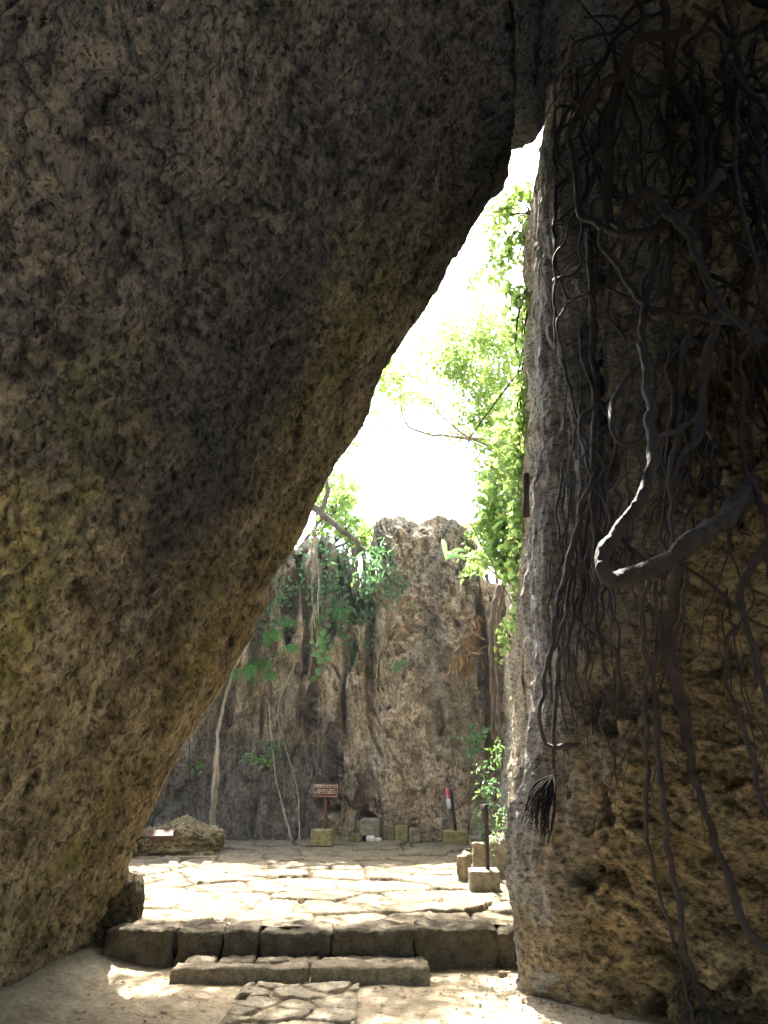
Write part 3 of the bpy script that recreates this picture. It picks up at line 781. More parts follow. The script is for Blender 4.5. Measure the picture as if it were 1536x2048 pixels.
# ------------------------------------------------------------------ signs
def text_mesh(name, body, size, mat, parent, loc, rot=(math.pi / 2, 0, 0), align='CENTER'):
    c = bpy.data.curves.new('t', 'FONT'); c.body = body; c.size = size; c.align_x = align; c.align_y = 'CENTER'; c.extrude = 0.0008
    to = bpy.data.objects.new('t', c); COL.objects.link(to)
    bpy.context.view_layer.update()
    me = bpy.data.meshes.new_from_object(to.evaluated_get(bpy.context.evaluated_depsgraph_get()))
    bpy.data.objects.remove(to)
    me.name = name; me.materials.clear()
    o = link(name, me, mat, parent, loc); o.rotation_euler = rot
    return o
def box_at(px0, px1, ytop, ybot, z=PZ):
    """front lower edge pixels -> X centre, Y, width, height"""
    a_, b_ = on(px0, ybot, z), on(px1, ybot, z)
    top = at((px0 + px1) / 2, ytop, a_[1])
    return (a_[0] + b_[0]) / 2, a_[1], b_[0] - a_[0], top[2] - z
# board sign
X, Y, W, H = box_at(622, 664, 1660, 1691)
s1 = empty('notice_sign', (X, Y + 0.14, PZ), 'brown board sign with white Japanese lettering on a post before the dark cleft', 'sign')
block('base_block', (0, 0, -0.01), (W, 0.28, H + 0.01), M['mossblock'], s1, rz=-0.10, r=0.012, n=20, amp=0.006, seed=31)
pt = at(650, 1597, Y + 0.14)
block('post', (0.04, 0, H - 0.02), (0.05, 0.04, pt[2] - PZ - H + 0.02), M['brown'], s1, r=0.004, n=5, amp=0, fine=0)
bw = at(676, 1582, Y)[0] - at(625, 1582, Y)[0]
bt, bb = at(650, 1568, Y)[2] - PZ, at(650, 1596, Y)[2] - PZ
bd = block('board', (at(650, 1582, Y)[0] - X, -0.04, bb), (bw, 0.02, bt - bb), M['brown'], s1, r=0.008, n=10, amp=0, fine=0, ry=0.02)
hb = bt - bb
mbf = MB()
for (cx_, cz_, sx, sz) in ((0, 0.02, bw - 0.03, 0.004), (0, hb - 0.02, bw - 0.03, 0.004), (-bw / 2 + 0.014, hb / 2, 0.004, hb - 0.036), (bw / 2 - 0.014, hb / 2, 0.004, hb - 0.036), (0, hb * 0.72, bw * 0.86, 0.0025)):
    V, Fq = rounded_box((sx, 0.003, sz), r=0.001, n=3, amp=0, fine=0); V[:, 2] -= sz / 2
    mbf.add(V + np.array([cx_, -0.0115, cz_]), Fq)
mbf.build('board_line', M['signtext'], bd, smooth=False)
text_mesh('lettering', '三庫理(サングーイ)', 0.045, M['signtext'], bd, (0, -0.0125, hb * 0.83))
text_mesh('lettering', ' 神聖な場所です。神域内\nでの飲食や大声での会話、また\n供物を置くことはご遠慮下さい。', 0.024, M['signtext'], bd, (0, -0.0125, hb * 0.44))
# narrow red and white sign
X, Y, W, H = box_at(889, 938, 1663, 1690)
s2 = empty('notice_sign', (X, Y + 0.16, PZ), 'narrow red and white notice on a thin brown post in a yellowish block', 'sign')
block('base_block', (0, 0, -0.01), (W, 0.26, H + 0.01), M['mossblock'], s2, rz=-0.07, r=0.010, n=20, amp=0.005, seed=35)
topz = at(905, 1578, Y + 0.16)[2] - PZ
o = block('post', (0.005, 0, H - 0.02), (0.045, 0.04, topz - H + 0.02), M['darkpost'], s2, r=0.004, n=5, amp=0, fine=0, ry=-0.09)
zt, zm, zb = (at(905, q, Y + 0.1)[2] - PZ for q in (1577, 1597, 1617))
dx = -0.07
o = block('red_panel', (dx - 0.045, -0.10, zm), (0.012, 0.10, zt - zm), M['red'], s2, r=0.002, n=4, amp=0, fine=0, rz=0.55, ry=-0.09)
text_mesh('lettering', '立\n入\n禁', 0.055, M['white'], o, (-0.0075, 0, (zt - zm) / 2), (math.pi / 2, 0, -math.pi / 2))
o = block('white_panel', (dx - 0.03, -0.10, zb), (0.012, 0.10, zm - zb), M['white'], s2, r=0.002, n=4, amp=0, fine=0, rz=0.55, ry=-0.09)
text_mesh('lettering', '止\n入ら\nない', 0.042, M['black'], o, (-0.0075, 0, (zm - zb) / 2), (math.pi / 2, 0, -math.pi / 2))
# dark post in front, its board edge-on
X, Y, W, H = box_at(942, 1003, 1743, 1785)
s3 = empty('notice_sign', (X, Y + 0.15, PZ), 'tall dark post with an edge-on board, set in the large block beside the right cliff', 'sign')
block('base_block', (0, 0, -0.01), (W, 0.30, H + 0.01), M['greyblock'], s3, rz=-0.03, r=0.016, n=26, amp=0.007, seed=38)
tz = at(972, 1608, Y + 0.15)[2] - PZ
xo = at(974, 1700, Y + 0.15)[0] - X
block('post', (xo, 0, H - 0.02), (0.042, 0.045, tz - H + 0.02), M['darkpost'], s3, r=0.003, n=5, amp=0, fine=0, ry=0.01)
bz = at(972, 1647, Y + 0.15)[2] - PZ
block('board', (xo - 0.03, -0.07, bz), (0.016, 0.12, tz - bz), M['darkpost'], s3, r=0.003, n=5, amp=0, fine=0, rz=0.22)

# ------------------------------------------------------------------ altar blocks
def blk(px0, px1, yt, yb, dep, mat, name, label, cat, seed, rz=0, group=None, Yadd=0, **k):
    X, Y, W, H = box_at(px0, px1, yt, yb)
    o = block(name, (X, Y + dep / 2 + Yadd, PZ - 0.015), (W, dep, H + 0.015), mat, None, rz=rz, r=0.012, n=26, amp=0.010, sc=7, seed=seed, **k)
    return tag(o, label, cat, group)
ib = blk(721, 760, 1639, 1683, 0.32, M['greyblock'], 'incense_altar', 'tallest grey stone altar block with two dark notches at its foot', 'altar block', 51, rz=-0.05)
Ho = 0.13
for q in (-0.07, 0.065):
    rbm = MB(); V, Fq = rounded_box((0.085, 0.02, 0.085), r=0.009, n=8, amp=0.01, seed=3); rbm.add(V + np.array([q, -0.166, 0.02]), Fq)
    rbm.build('notch', M['notchdark'], ib)  # near-black pieces set on the face stand in for notches
blk(765, 789, 1656, 1681, 0.18, M['greyblock'], 'altar_stone', 'dull brown altar block directly right of the tall notched one', 'altar block', 53, group='low altar blocks')
blk(790, 816, 1651, 1682, 0.20, M['mossblock'], 'altar_stone', 'yellowish altar block, tallest of the three low ones', 'altar block', 54, group='low altar blocks')
blk(819, 841, 1657, 1683, 0.20, M['greyblock'], 'altar_stone', 'rightmost and smallest of the low altar blocks', 'altar block', 55, group='low altar blocks')
for k, (x, y, s, lab) in enumerate([(742, 1684, 0.10, 'white shell-like stone at the foot of the notched altar block'), (757, 1684, 0.07, 'small pale stone right of the white one by the altar'), (712, 1683, 0.12, 'pale lumpy stone left of the notched altar block'),
                                     (824, 1692, 0.05, 'brown pebble on the paving before the low altar blocks')]):
    p = on(x, y, PZ)
    rock('pebble', (p[0], p[1] - 0.02, PZ), (s * 1.3, s, s), M['shell'] if k < 2 else M['boulder'], lab, 'pebble', 60 + k, n=14)
# leaning and standing stones by the right cliff
for k, (x0, x1, yt, yb, dep, rx, rz, lab, mt) in enumerate([
        (924, 943, 1712, 1763, 0.34, 0.02, -0.35, 'upright weathered slab standing left of the large sign block', 'step'),
        (930, 946, 1697, 1730, 0.14, 0.0, -0.15, 'thin dark upright slab behind the weathered slab', 'kerb'),
        (946, 972, 1686, 1738, 0.16, -0.10, 0.06, 'leaning brown slab with a worn diagonal face behind the dark post', 'step'),
        (941, 966, 1675, 1695, 0.22, 0.0, 0.0, 'low flat-topped stone at the back of the stone cluster', 'step'),
        (974, 996, 1690, 1738, 0.26, -0.06, 0.1, 'dark leaning stone right of the dark post', 'kerb'),
        (966, 990, 1667, 1684, 0.22, 0.0, 0.3, 'squat stone in shade farthest back in the cluster', 'kerb')]):
    X, Y, W, H = box_at(x0, x1, yt, yb)
    o = block('standing_stone', (X, Y + dep / 2, PZ - 0.03), (W, dep, H + 0.03), M[mt], None, rx=rx, rz=rz, r=0.018, n=26, amp=0.03, sc=5, seed=70 + k, taper=0.08, fine=0.008)
    tag(o, lab, 'stone', 'stones stacked by the right cliff')
p = on(1003, 1765, PZ); rock('standing_stone', (p[0] + 0.02, p[1] + 0.4, PZ - 0.05), (0.22, 0.3, 0.5), M['greyblock'], 'grey-white rough stone between the large sign block and the cliff', 'stone', 83, n=40, group='stones stacked by the right cliff')

# ------------------------------------------------------------------ roots on the right cliff
def C7(pts): return [(1040 + x / 2.926, y / 2.926) for x, y in pts]
def C8(pts): return [(1040 + x / 2.926, 650 + y / 2.926) for x, y in pts]
def C9(pts): return [(1000 + x / 2.739, 1300 + y / 2.739) for x, y in pts]
def smooth1(a, k=3):
    a = np.array(a, float)
    for _ in range(k):
        b_ = a.copy(); b_[1:-1] = (a[:-2] + 2 * a[1:-1] + a[2:]) / 4; a = b_
    return a
def root_pts(pix, pull, which=(1,)):
    pix = catmull(np.array([(x, y, 0) for x, y in pix], float), max(6, int(sum(math.dist(pix[i], pix[i + 1]) for i in range(len(pix) - 1)) / 18)))
    Dn = []
    for x, y, _ in pix:
        h = hit(min(max(x, 1062), 1560), y, which)
        Dn.append(np.linalg.norm((h if h is not None else at(x, y, 5.6)) - CAM))
    Dn = smooth1(Dn, 12)
    pl_ = np.interp(np.linspace(0, 1, len(pix)), np.linspace(0, 1, len(np.atleast_1d(pull))), np.atleast_1d(pull))
    out = []
    for (x, y, _), L, q in zip(pix, Dn, pl_):
        d = ray(x, y); d = d / np.linalg.norm(d)
        out.append(CAM + d * (L - q))
    return np.array(out)
def rad_of(pts, wpx):
    """half width in metres for a width given in photograph pixels"""
    zc = (pts - CAM) @ np.array([0, cp, sp])
    w_ = np.interp(np.linspace(0, 1, len(pts)), np.linspace(0, 1, len(np.atleast_1d(wpx))), np.atleast_1d(wpx))
    return w_ * zc / F / 2
def rootlets(mat, parent, C, n, seed, maxr=0.006, ln=0.5, sprd=0.25):
    rg = random.Random(seed)
    for _ in range(n):
        mb = MB()
        k = rg.randrange(len(C)); p = C[k].copy(); pts = [p.copy()]
        L = rg.uniform(0.15, 1) * ln
        dx, dy = rg.uniform(-1, 1) * sprd, rg.uniform(-.6, .2) * sprd
        m = 6
        for j in range(m):
            p = p + np.array([dx + rg.uniform(-.25, .25) * sprd * 2, dy, -rg.uniform(.5, 1.1)]) * L / m
            pts.append(p.copy())
        r0 = rg.uniform(0.4, 1) * maxr
        mb.tube(pts, [r0, r0 * 0.35], sides=5, seg=0.04, rough=0.1, wob=0.006)
        mb.build('rootlet', M[mat], parent)
def root(pix, wpx, pull, label, nlet=4, mat='root', seed=0, sides=12, name='hanging_root', group='fig roots on the right cliff', wob=0.03, letr=0.005, letl=0.5):
    P_ = root_pts(pix, np.atleast_1d(pull) * 1.35)
    R = rad_of(P_, np.atleast_1d(wpx) * 1.0)
    mb = MB(); C = mb.tube(P_, R, sides=sides, seg=0.02, rough=0.14, wob=wob, maxn=420)
    o = mb.build(name, M[mat])
    tag(o, label, 'root', group)
    if nlet:
        rootlets(mat, o, C, nlet, seed + 5, maxr=letr, ln=letl)
    return C
main_roots = [
    (C7([(1000, 170), (870, 200), (740, 215), (660, 260), (610, 380), (560, 450), (480, 510), (400, 590), (340, 680), (300, 760), (310, 900), (330, 1020), (340, 1120), (360, 1240), (430, 1300), (520, 1345), (640, 1355), (760, 1345), (860, 1300), (960, 1230), (1060, 1170), (1130, 1080), (1170, 1000)]),
     [16, 22, 18, 15, 13, 17, 20, 22], 0.42, 'thick root forming a large open ring high on the right cliff', 14),
    (C7([(640, 280), (590, 450), (545, 640), (520, 800), (512, 1000), (512, 1200), (530, 1320)]), [20, 22, 22, 20], 0.30, 'straight thick root dropping down the middle of the large root ring', 6),
    (C7([(850, -30), (850, 150), (860, 350), (900, 480), (980, 580), (1040, 700), (1060, 850), (1060, 1000), (1040, 1180), (1030, 1350)]), [18, 16, 17, 18, 14], 0.26, 'wavy root falling through the right side of the root ring', 8),
    (C7([(800, 620), (860, 790), (900, 900), (960, 970), (1030, 1040)]), [8, 10, 7], 0.2, 'short thin root slanting inside the root ring', 3),
    (C7([(700, -30), (705, 130), (690, 240)]), [12, 11], 0.3, 'short root reaching the top of the root ring from above', 1),
    (C7([(560, 1340), (620, 1240), (680, 1160), (740, 1120), (800, 1150), (870, 1240), (930, 1310), (1000, 1400), (1040, 1520), (1100, 1660), (1180, 1790), (1300, 1900), (1451, 1990)]), [19, 19, 21, 20, 17, 14, 14], 0.55, 'root with a sharp hairpin bend crossing over the bottom of the ring', 10),
    (C7([(470, 1355), (480, 1410), (540, 1520), (620, 1630), (700, 1750), (760, 1800), (860, 1830), (1000, 1840), (1150, 1870), (1260, 1900)]), [9, 13, 14, 13, 9], 0.45, 'slanting root that levels out below the root ring', 8),
    (C7([(800, 1370), (790, 1500), (760, 1680), (725, 1850), (718, 1990)]) + C8([(720, 150), (735, 330), (760, 500), (772, 700), (750, 900), (700, 1050), (600, 1170), (520, 1290), (488, 1400), (520, 1478), (620, 1485), (760, 1440), (880, 1370), (980, 1290), (1100, 1200), (1220, 1110), (1320, 980), (1385, 860)]),
     [12, 13, 14, 17, 21, 24, 28, 30, 35, 41, 38, 30], [0.35, 0.5, 0.85, 1.0, 0.6, 0.3], 'biggest root, hanging in a deep U loop halfway down the right cliff', 12),
    (C7([(1180, -20), (1240, 150), (1290, 330), (1290, 450), (1270, 600), (1255, 850), (1270, 1050), (1310, 1250), (1350, 1430), (1400, 1580)]), [11, 10, 11, 9], 0.30, 'long wavy root running down near the right picture edge beside the ring', 9),
    (C7([(1310, 470), (1360, 620), (1400, 760), (1420, 950), (1410, 1200), (1400, 1400), (1430, 1600)]), [10, 9, 10], 0.22, 'thin root closest to the upper right picture edge', 7),
    (C7([(615, 470), (600, 700), (640, 850), (660, 1000), (690, 1110)]), [8, 8, 7], 0.34, 'thin root just right of the straight thick one', 4),
    (C7([(1010, 330), (1020, 230), (1080, 160), (1150, 200), (1240, 240), (1290, 250)]), [6, 8, 7, 5], 0.42, 'pale arched root with a rim of light near the top right', 5),
    (C7([(1170, 200), (1200, 320), (1270, 430), (1330, 530), (1451, 640)]), [5, 9, 11, 13], 0.34, 'root slanting from the arched one down to the upper right picture edge', 5),
    (C7([(660, 400), (650, 500), (700, 560), (790, 560), (830, 520), (850, 440)]), [10, 11, 11, 8], 0.34, 'small U-shaped loop high in the root ring', 3),
    (C7([(400, 1370), (415, 1600), (435, 1800), (430, 2048)]) + C8([(440, 300), (430, 600), (420, 900), (430, 1200), (440, 1500), (450, 1800), (520, 2048)]), [16, 15, 14, 10, 9, 9, 8], 0.16, 'long dark vertical root down the crease beside the grey cliff corner', 14),
    (C8([(430, 480), (370, 520), (350, 640), (380, 740), (400, 850), (420, 920)]), [7, 8, 6], 0.2, 'short bowed root looping out left of the long vertical one', 2),
    (C8([(410, 930), (360, 1040), (340, 1150), (310, 1300), (270, 1430), (240, 1550), (200, 1700), (180, 2048)]), [8, 11, 13, 11, 7], 0.26, 'root swinging left across the grey cliff corner to the hooked bundle', 8),
    (C8([(720, 200), (620, 320), (550, 440), (530, 560), (560, 660), (640, 690), (760, 670), (880, 620), (980, 590), (1030, 520), (1070, 350)]), [6, 10, 11, 12, 11, 10], [0.5, 0.75, 0.55, 0.35], 'medium root hanging in a C-shaped loop above the deep U loop', 5),
    (C8([(1010, 0), (960, 150), (950, 300), (930, 500), (925, 650), (900, 780), (880, 950), (890, 1150), (900, 1300)]), [14, 14, 12, 7], 0.3, 'root falling behind the C-shaped loop to the U loop', 8),
    (C8([(1160, -60), (1110, 150), (1075, 350), (1055, 500), (1045, 650), (980, 720), (930, 820), (900, 950)]), [18, 20, 18, 15, 9], 0.36, 'stout root between the C-shaped loop and the dark hollow', 7),
    (C8([(1451, 20), (1330, 150), (1300, 220), (1300, 400), (1300, 600), (1310, 780), (1340, 900), (1400, 1040), (1470, 1120)]), [12, 10, 11, 12], 0.35, 'root crossing the dark hollow at the right picture edge', 8),
    (C8([(1451, 1280), (1350, 1420), (1300, 1540), (1300, 1680), (1350, 1850), (1400, 2048)]) + C9([(1440, 150), (1500, 330)]), [16, 15, 15, 14], 0.3, 'thick root curling down the lower right picture edge', 8),
    (C8([(760, 1490), (725, 1600), (722, 1800), (740, 2048)]) + C9([(790, 200), (800, 400), (800, 600), (800, 900), (820, 1100), (860, 1300), (920, 1500), (980, 1700), (1030, 1900), (1070, 2060)]), [11, 10, 9, 9, 8, 6, 6], [0.35, 0.2, 0.12, 0.2], 'slim root hanging from the U loop to the ground, leftmost of the lower three', 5),
    (C8([(790, 1490), (800, 1700), (830, 1900)]) + C9([(835, 40), (850, 300), (870, 600), (900, 900), (930, 1150), (980, 1400), (1000, 1600), (1050, 1800), (1110, 1960), (1150, 2060)]), [7, 10, 12, 12, 12, 12], [0.35, 0.2, 0.14, 0.22], 'straight dark root in the middle of the lower three', 4),
    (C8([(940, 1400), (910, 1530), (880, 1680), (850, 1800), (880, 1950)]) + C9([(930, 40), (980, 200), (1010, 400), (1050, 620), (1100, 800), (1150, 950), (1220, 1170), (1290, 1350), (1350, 1520), (1480, 1660)]), [22, 24, 28, 30, 22, 14, 15, 18, 18], [0.3, 0.2, 0.12, 0.18], 'broad root flattening onto the ochre rock then running right to the ground', 10),
    (C8([(975, 1440), (970, 1550), (950, 1700), (920, 1850), (870, 2048)]), [6, 7, 5], 0.3, 'thin root crossing in front of the broad one below the U loop', 4),
    (C9([(1290, -120), (1235, 0), (1240, 180), (1300, 350), (1360, 520), (1420, 740), (1460, 900), (1500, 1000)]), [9, 9, 10, 9], 0.18, 'slender root slanting over the ochre rock at the lower right picture edge', 5),
    (C8([(300, 1400), (270, 1700)]) + C9([(290, 0), (240, 180), (220, 330), (230, 480), (290, 540), (380, 525), (415, 512)]), [7, 8, 9, 12], [0.2, 0.3, 0.1], 'hooked root curling to a blunt end low on the grey cliff corner', 2),
    (C8([(320, 1500), (300, 1800)]) + C9([(330, 60), (300, 300), (283, 520), (280, 640)]), [8, 9, 8], 0.22, 'straight root ending in the frayed tuft', 2),
    (C9([(370, -20), (355, 200), (400, 310), (470, 300), (560, 270)]), [5, 5, 4], 0.14, 'thin root bending right towards the hole in the ochre rock', 1),
    (C9([(395, 20), (430, 220), (490, 370), (500, 470)]), [6, 5, 3], 0.14, 'thin root hanging left of the hole in the ochre rock', 2),
    (C9([(580, 240), (540, 380), (580, 480), (620, 560), (605, 690)]), [6, 5, 3], 0.1, 'kinked root dangling in front of the hole in the ochre rock', 3),
    (C9([(790, 400), (700, 540), (605, 690)]), [3, 2], 0.12, 'hair-thin root slanting left from the lower three roots', 3),
]
for k, (px_, w_, pl_, lab, nl) in enumerate(main_roots):
    root(px_, w_, pl_, lab, nl * 2, seed=k * 11)
root(C7([(370, -40), (300, 230), (250, 400), (205, 600), (165, 660), (130, 730)]), [3, 4, 3.5, 2], 0.25, 'thin pale sunlit root string slanting to the bright opening', 0, mat='rootpale', sides=6, wob=0.012)
root(C7([(360, 380), (300, 460), (230, 550), (150, 680), (125, 760)]), [4, 3.5, 2], 0.15, 'ragged thin root beside the pale string above the opening', 5, sides=6, letl=0.15)
root(C7([(330, 520), (320, 620), (270, 740), (160, 765)]), [5, 4, 3], 0.2, 'curled root end pointing left at the bright opening', 2, sides=7, letl=0.15)
root(C7([(130, 1560), (160, 1750), (215, 1900), (240, 2048)]) + C8([(270, 300), (265, 600), (280, 1000)]), [2.5, 3, 2], 0.05, 'wiry root clinging to the grey corner below the opening', 3, sides=6, letl=0.2)
# frayed tuft
P0 = root_pts(C9([(280, 600), (285, 690)]), 0.25)[-1]
tuft = MB(); rg = random.Random(3)
for k in range(60):
    tx, ty = 110 + 170 * rg.random() ** 0.8, 0
    ty = 1060 - (280 - tx) * 0.72 + rg.uniform(-90, 30)
    e_ = root_pts(C9([(tx, ty), (tx, ty + 1)]), rg.uniform(0.18, 0.4))[0]
    mid = (P0 + e_) / 2 + np.array([rg.uniform(-.06, .05), rg.uniform(-.06, .03), rg.uniform(-0.01, 0.07)])
    tuft.tube([P0, mid, e_], [0.009, 0.006, 0.002], sides=5, seg=0.03, rough=0.15, wob=0.01)
M['tuft'] = plain_mat('frayed_root', (0.012, 0.010, 0.010), (0.04, 0.032, 0.03), 30, 0.95, 0.004, 0.1, 90)
tag(tuft.build('root_tuft', M['tuft']), 'frayed black root tuft sticking out over the grey cliff corner', 'root tuft')
# fine net of roots and rootlets covering the upper cliff
def net(name, label, x0, x1, y0, y1, n, wr, pull, seed, lenr=(200, 620), lean=0.10):
    rg = random.Random(seed); e = None
    p0 = root_pts([((x0 + x1) / 2, y0 + 5), ((x0 + x1) / 2, y0 + 6)], 0.1)[0]
    e = empty(name, p0, label, 'roots', 'fine root curtains on the right cliff')
    for k in range(n):
        x = rg.uniform(x0, x1); y = rg.uniform(y0, y0 + (y1 - y0) * 0.6); L = rg.uniform(*lenr)
        pts = [(x, y)]; m = max(5, int(L / 55)); sl = rg.uniform(-1, 1) * lean
        th = rg.gauss(0, lean * 3); st_ = L / m
        for j in range(m):
            th = th * 0.82 + rg.gauss(0, lean * 3.2)
            x = min(max(x + math.sin(th) * st_, x0 - 20), x1 + 30); y += math.cos(th) * st_; pts.append((x, min(y, y1 + 40)))
            if y > y1: break
        if len(pts) < 3: continue
        wv = rg.uniform(*wr)
        P_ = root_pts(pts, [rg.uniform(*pull), rg.uniform(*pull)])
        mb = MB(); mb.tube(P_, rad_of(P_, [wv, wv * 0.8, wv * 0.5]), sides=7, seg=0.04, rough=0.12, wob=0.035)
        o = mb.build('root', M['root'], e, origin=p0)
net('root_curtain', 'fine tangled roots around and above the large root ring', 1130, 1540, -20, 700, 62, (2, 9), (0.05, 0.4), 1, lean=0.15)
net('root_curtain', 'dense roots over the dark upper right picture edge', 1360, 1560, -20, 800, 30, (6, 18), (0.05, 0.4), 2, lean=0.15)
net('root_curtain', 'fine roots around the C-shaped and U loops', 1180, 1540, 560, 1280, 52, (2, 10), (0.05, 0.4), 4, lean=0.10)
net('root_curtain', 'narrow bundle of dark strands beside the grey cliff corner', 1120, 1205, 640, 1420, 16, (3, 9), (0.06, 0.22), 6, lenr=(350, 800), lean=0.05)
net('root_curtain', 'sparse strands over the ochre rock below the loops', 1230, 1500, 1150, 1600, 10, (1.5, 4), (0.04, 0.12), 8, lean=0.06)

# ------------------------------------------------------------------ foliage
def jitter_dirs(n, rg, down=0.2):
    D = rg.normal(size=(n, 3)); D[:, 2] -= down; return D
def plant(name, label, cat, rootp, clusters, leaf, bark, lsize, shape='oval', seed=0, trunk_r=0.05, group=None, down=0.3, stem_name='stem', crown_name='leaves', twigs=5, sag=-0.06):
    """clusters: (point, radius xyz, leaf count). Branches run from the root point to every cluster."""
    rg = np.random.default_rng(seed)
    rootp = np.asarray(rootp, float)
    e = empty(name, rootp, label, cat, group)
    mb = MB(); Cs, Ds, Ss = [], [], []
    for (c, r, n) in clusters:
        c = np.asarray(c, float) - rootp; r = np.asarray(r, float) * np.ones(3)
        L = np.linalg.norm(c)
        mid = c * 0.5 + rg.normal(size=3) * L * 0.08 + np.array([0, 0, sag * L])
        mb.tube([np.zeros(3) + rg.normal(size=3) * 0.01, c * 0.2 + rg.normal(size=3) * L * 0.03, mid, c], [trunk_r, trunk_r * 0.7, trunk_r * 0.45, trunk_r * 0.22], sides=7, seg=0.08, rough=0.12, wob=0.03)
        for t in range(twigs):
            en = c + rg.normal(size=3) * r * 0.85
            st_ = c * rg.uniform(0.6, 1.0)
            cc = mb.tube([st_, (st_ + en) / 2 + rg.normal(size=3) * 0.05, en], [trunk_r * 0.22, trunk_r * 0.06], sides=5, seg=0.07, rough=0.1, wob=0.03)
            m = n // (2 * twigs)
            if m:
                ids = rg.integers(len(cc) // 3, len(cc), m)
                Cs.append(cc[ids] + rg.normal(size=(m, 3)) * r * 0.16); Ds.append(jitter_dirs(m, rg, down)); Ss.append(lsize * rg.uniform(0.55, 1.25, m))
        m = n // 2
        g = rg.normal(size=(m, 3)); g *= (rg.random((m, 1)) ** 0.4) / np.maximum(np.linalg.norm(g, axis=1, keepdims=True), 1e-6)
        keep = noise((g * r + c) * (2.2 / max(0.3, r.max())) + seed, 71) > -0.12
        g = g[keep]; m = len(g)
        Cs.append(c + g * r); Ds.append(jitter_dirs(m, rg, down)); Ss.append(lsize * rg.uniform(0.55, 1.25, m))
    mb.build(stem_name, M[bark], e)
    V, Fq = leaf_mesh(np.vstack(Cs), np.vstack(Ds), np.concatenate(Ss), shape, seed, 0.1)
    leaf_obj(crown_name, V, Fq, M[leaf], e)
    return e
def cl(px, py, Y, r, n): return (at(px, py, Y), r, n)

# tree on top of the right wall, reaching over the opening
plant('tree', 'airy green tree spreading over the opening from the top of the right wall', 'tree', at(1045, 950, 10.0),
      [cl(905, 720, 10.2, (0.75, 0.7, 0.5), 2600), cl(955, 640, 10.4, (0.6, 0.7, 0.45), 1500), cl(850, 790, 10.6, (0.6, 0.6, 0.3), 500), cl(980, 800, 10.0, (0.55, 0.6, 0.45), 2600),
       cl(1010, 700, 9.8, (0.45, 0.6, 0.5), 1900), cl(1000, 920, 9.8, (0.40, 0.5, 0.45), 2000), cl(800, 755, 11.0, (0.5, 0.6, 0.25), 260), cl(900, 860, 10.4, (0.5, 0.5, 0.2), 220),
       cl(940, 560, 10.8, (0.6, 0.6, 0.4), 500), cl(1000, 1010, 9.6, (0.3, 0.4, 0.35), 600), cl(880, 640, 11.2, (0.6, 0.6, 0.3), 320)],
      'leaf', 'palebark', 0.068, seed=1, trunk_r=0.035, stem_name='trunk', crown_name='crown', sag=0.0, twigs=9)
# creepers hanging beside the opening
plant('climbing_vine', 'bright heart-leaved creeper filling the top of the opening below the sunlit hole', 'vine', at(1062, 420, 7.4),
      [cl(1035, 395, 7.5, (0.16, 0.3, 0.14), 150), cl(1010, 420, 7.6, (0.20, 0.3, 0.14), 170), cl(985, 445, 7.8, (0.14, 0.3, 0.12), 90), cl(1045, 470, 7.3, (0.14, 0.2, 0.22), 160), cl(1020, 520, 7.5, (0.18, 0.2, 0.22), 150), cl(990, 500, 7.8, (0.12, 0.2, 0.14), 60), cl(1000, 560, 7.8, (0.14, 0.2, 0.14), 60)],
      'leaf', 'bark', 0.075, 'heart', seed=2, trunk_r=0.018, group='creepers beside the opening', twigs=4)
plant('climbing_vine', 'leafy creeper down the middle of the cliff edge beside the sky', 'vine', at(1066, 560, 7.2),
      [cl(1048, 600, 7.3, (0.13, 0.2, 0.3), 160), cl(1050, 700, 7.3, (0.12, 0.2, 0.3), 160), cl(1030, 660, 7.6, (0.16, 0.2, 0.2), 90), cl(1045, 800, 7.3, (0.14, 0.2, 0.3), 170), cl(1020, 860, 7.8, (0.2, 0.2, 0.3), 170), cl(1040, 900, 7.4, (0.16, 0.2, 0.3), 160), cl(1036, 980, 7.6, (0.18, 0.2, 0.3), 190), cl(1012, 930, 8.0, (0.2, 0.2, 0.3), 160), cl(1040, 1060, 7.6, (0.12, 0.2, 0.3), 160), cl(1030, 1140, 7.9, (0.10, 0.15, 0.25), 110), cl(1028, 1220, 8.0, (0.07, 0.12, 0.2), 60)],
      'leaf', 'bark', 0.085, 'heart', seed=3, trunk_r=0.016, group='creepers beside the opening', twigs=4)
plant('shrub', 'dense light green shrub on the wall top beside the right end of the back cliff', 'shrub', at(1030, 1160, 9.6),
      [cl(1000, 1090, 9.2, (0.26, 0.3, 0.26), 420), cl(1030, 1060, 9.0, (0.20, 0.3, 0.3), 330), cl(970, 1050, 9.6, (0.25, 0.3, 0.25), 220), cl(985, 1000, 9.6, (0.25, 0.3, 0.3), 260), cl(1020, 1130, 9.0, (0.18, 0.2, 0.14), 220), cl(960, 1120, 9.8, (0.20, 0.2, 0.14), 120)],
      'leaf', 'bark', 0.11, 'oval', seed=4, trunk_r=0.03)
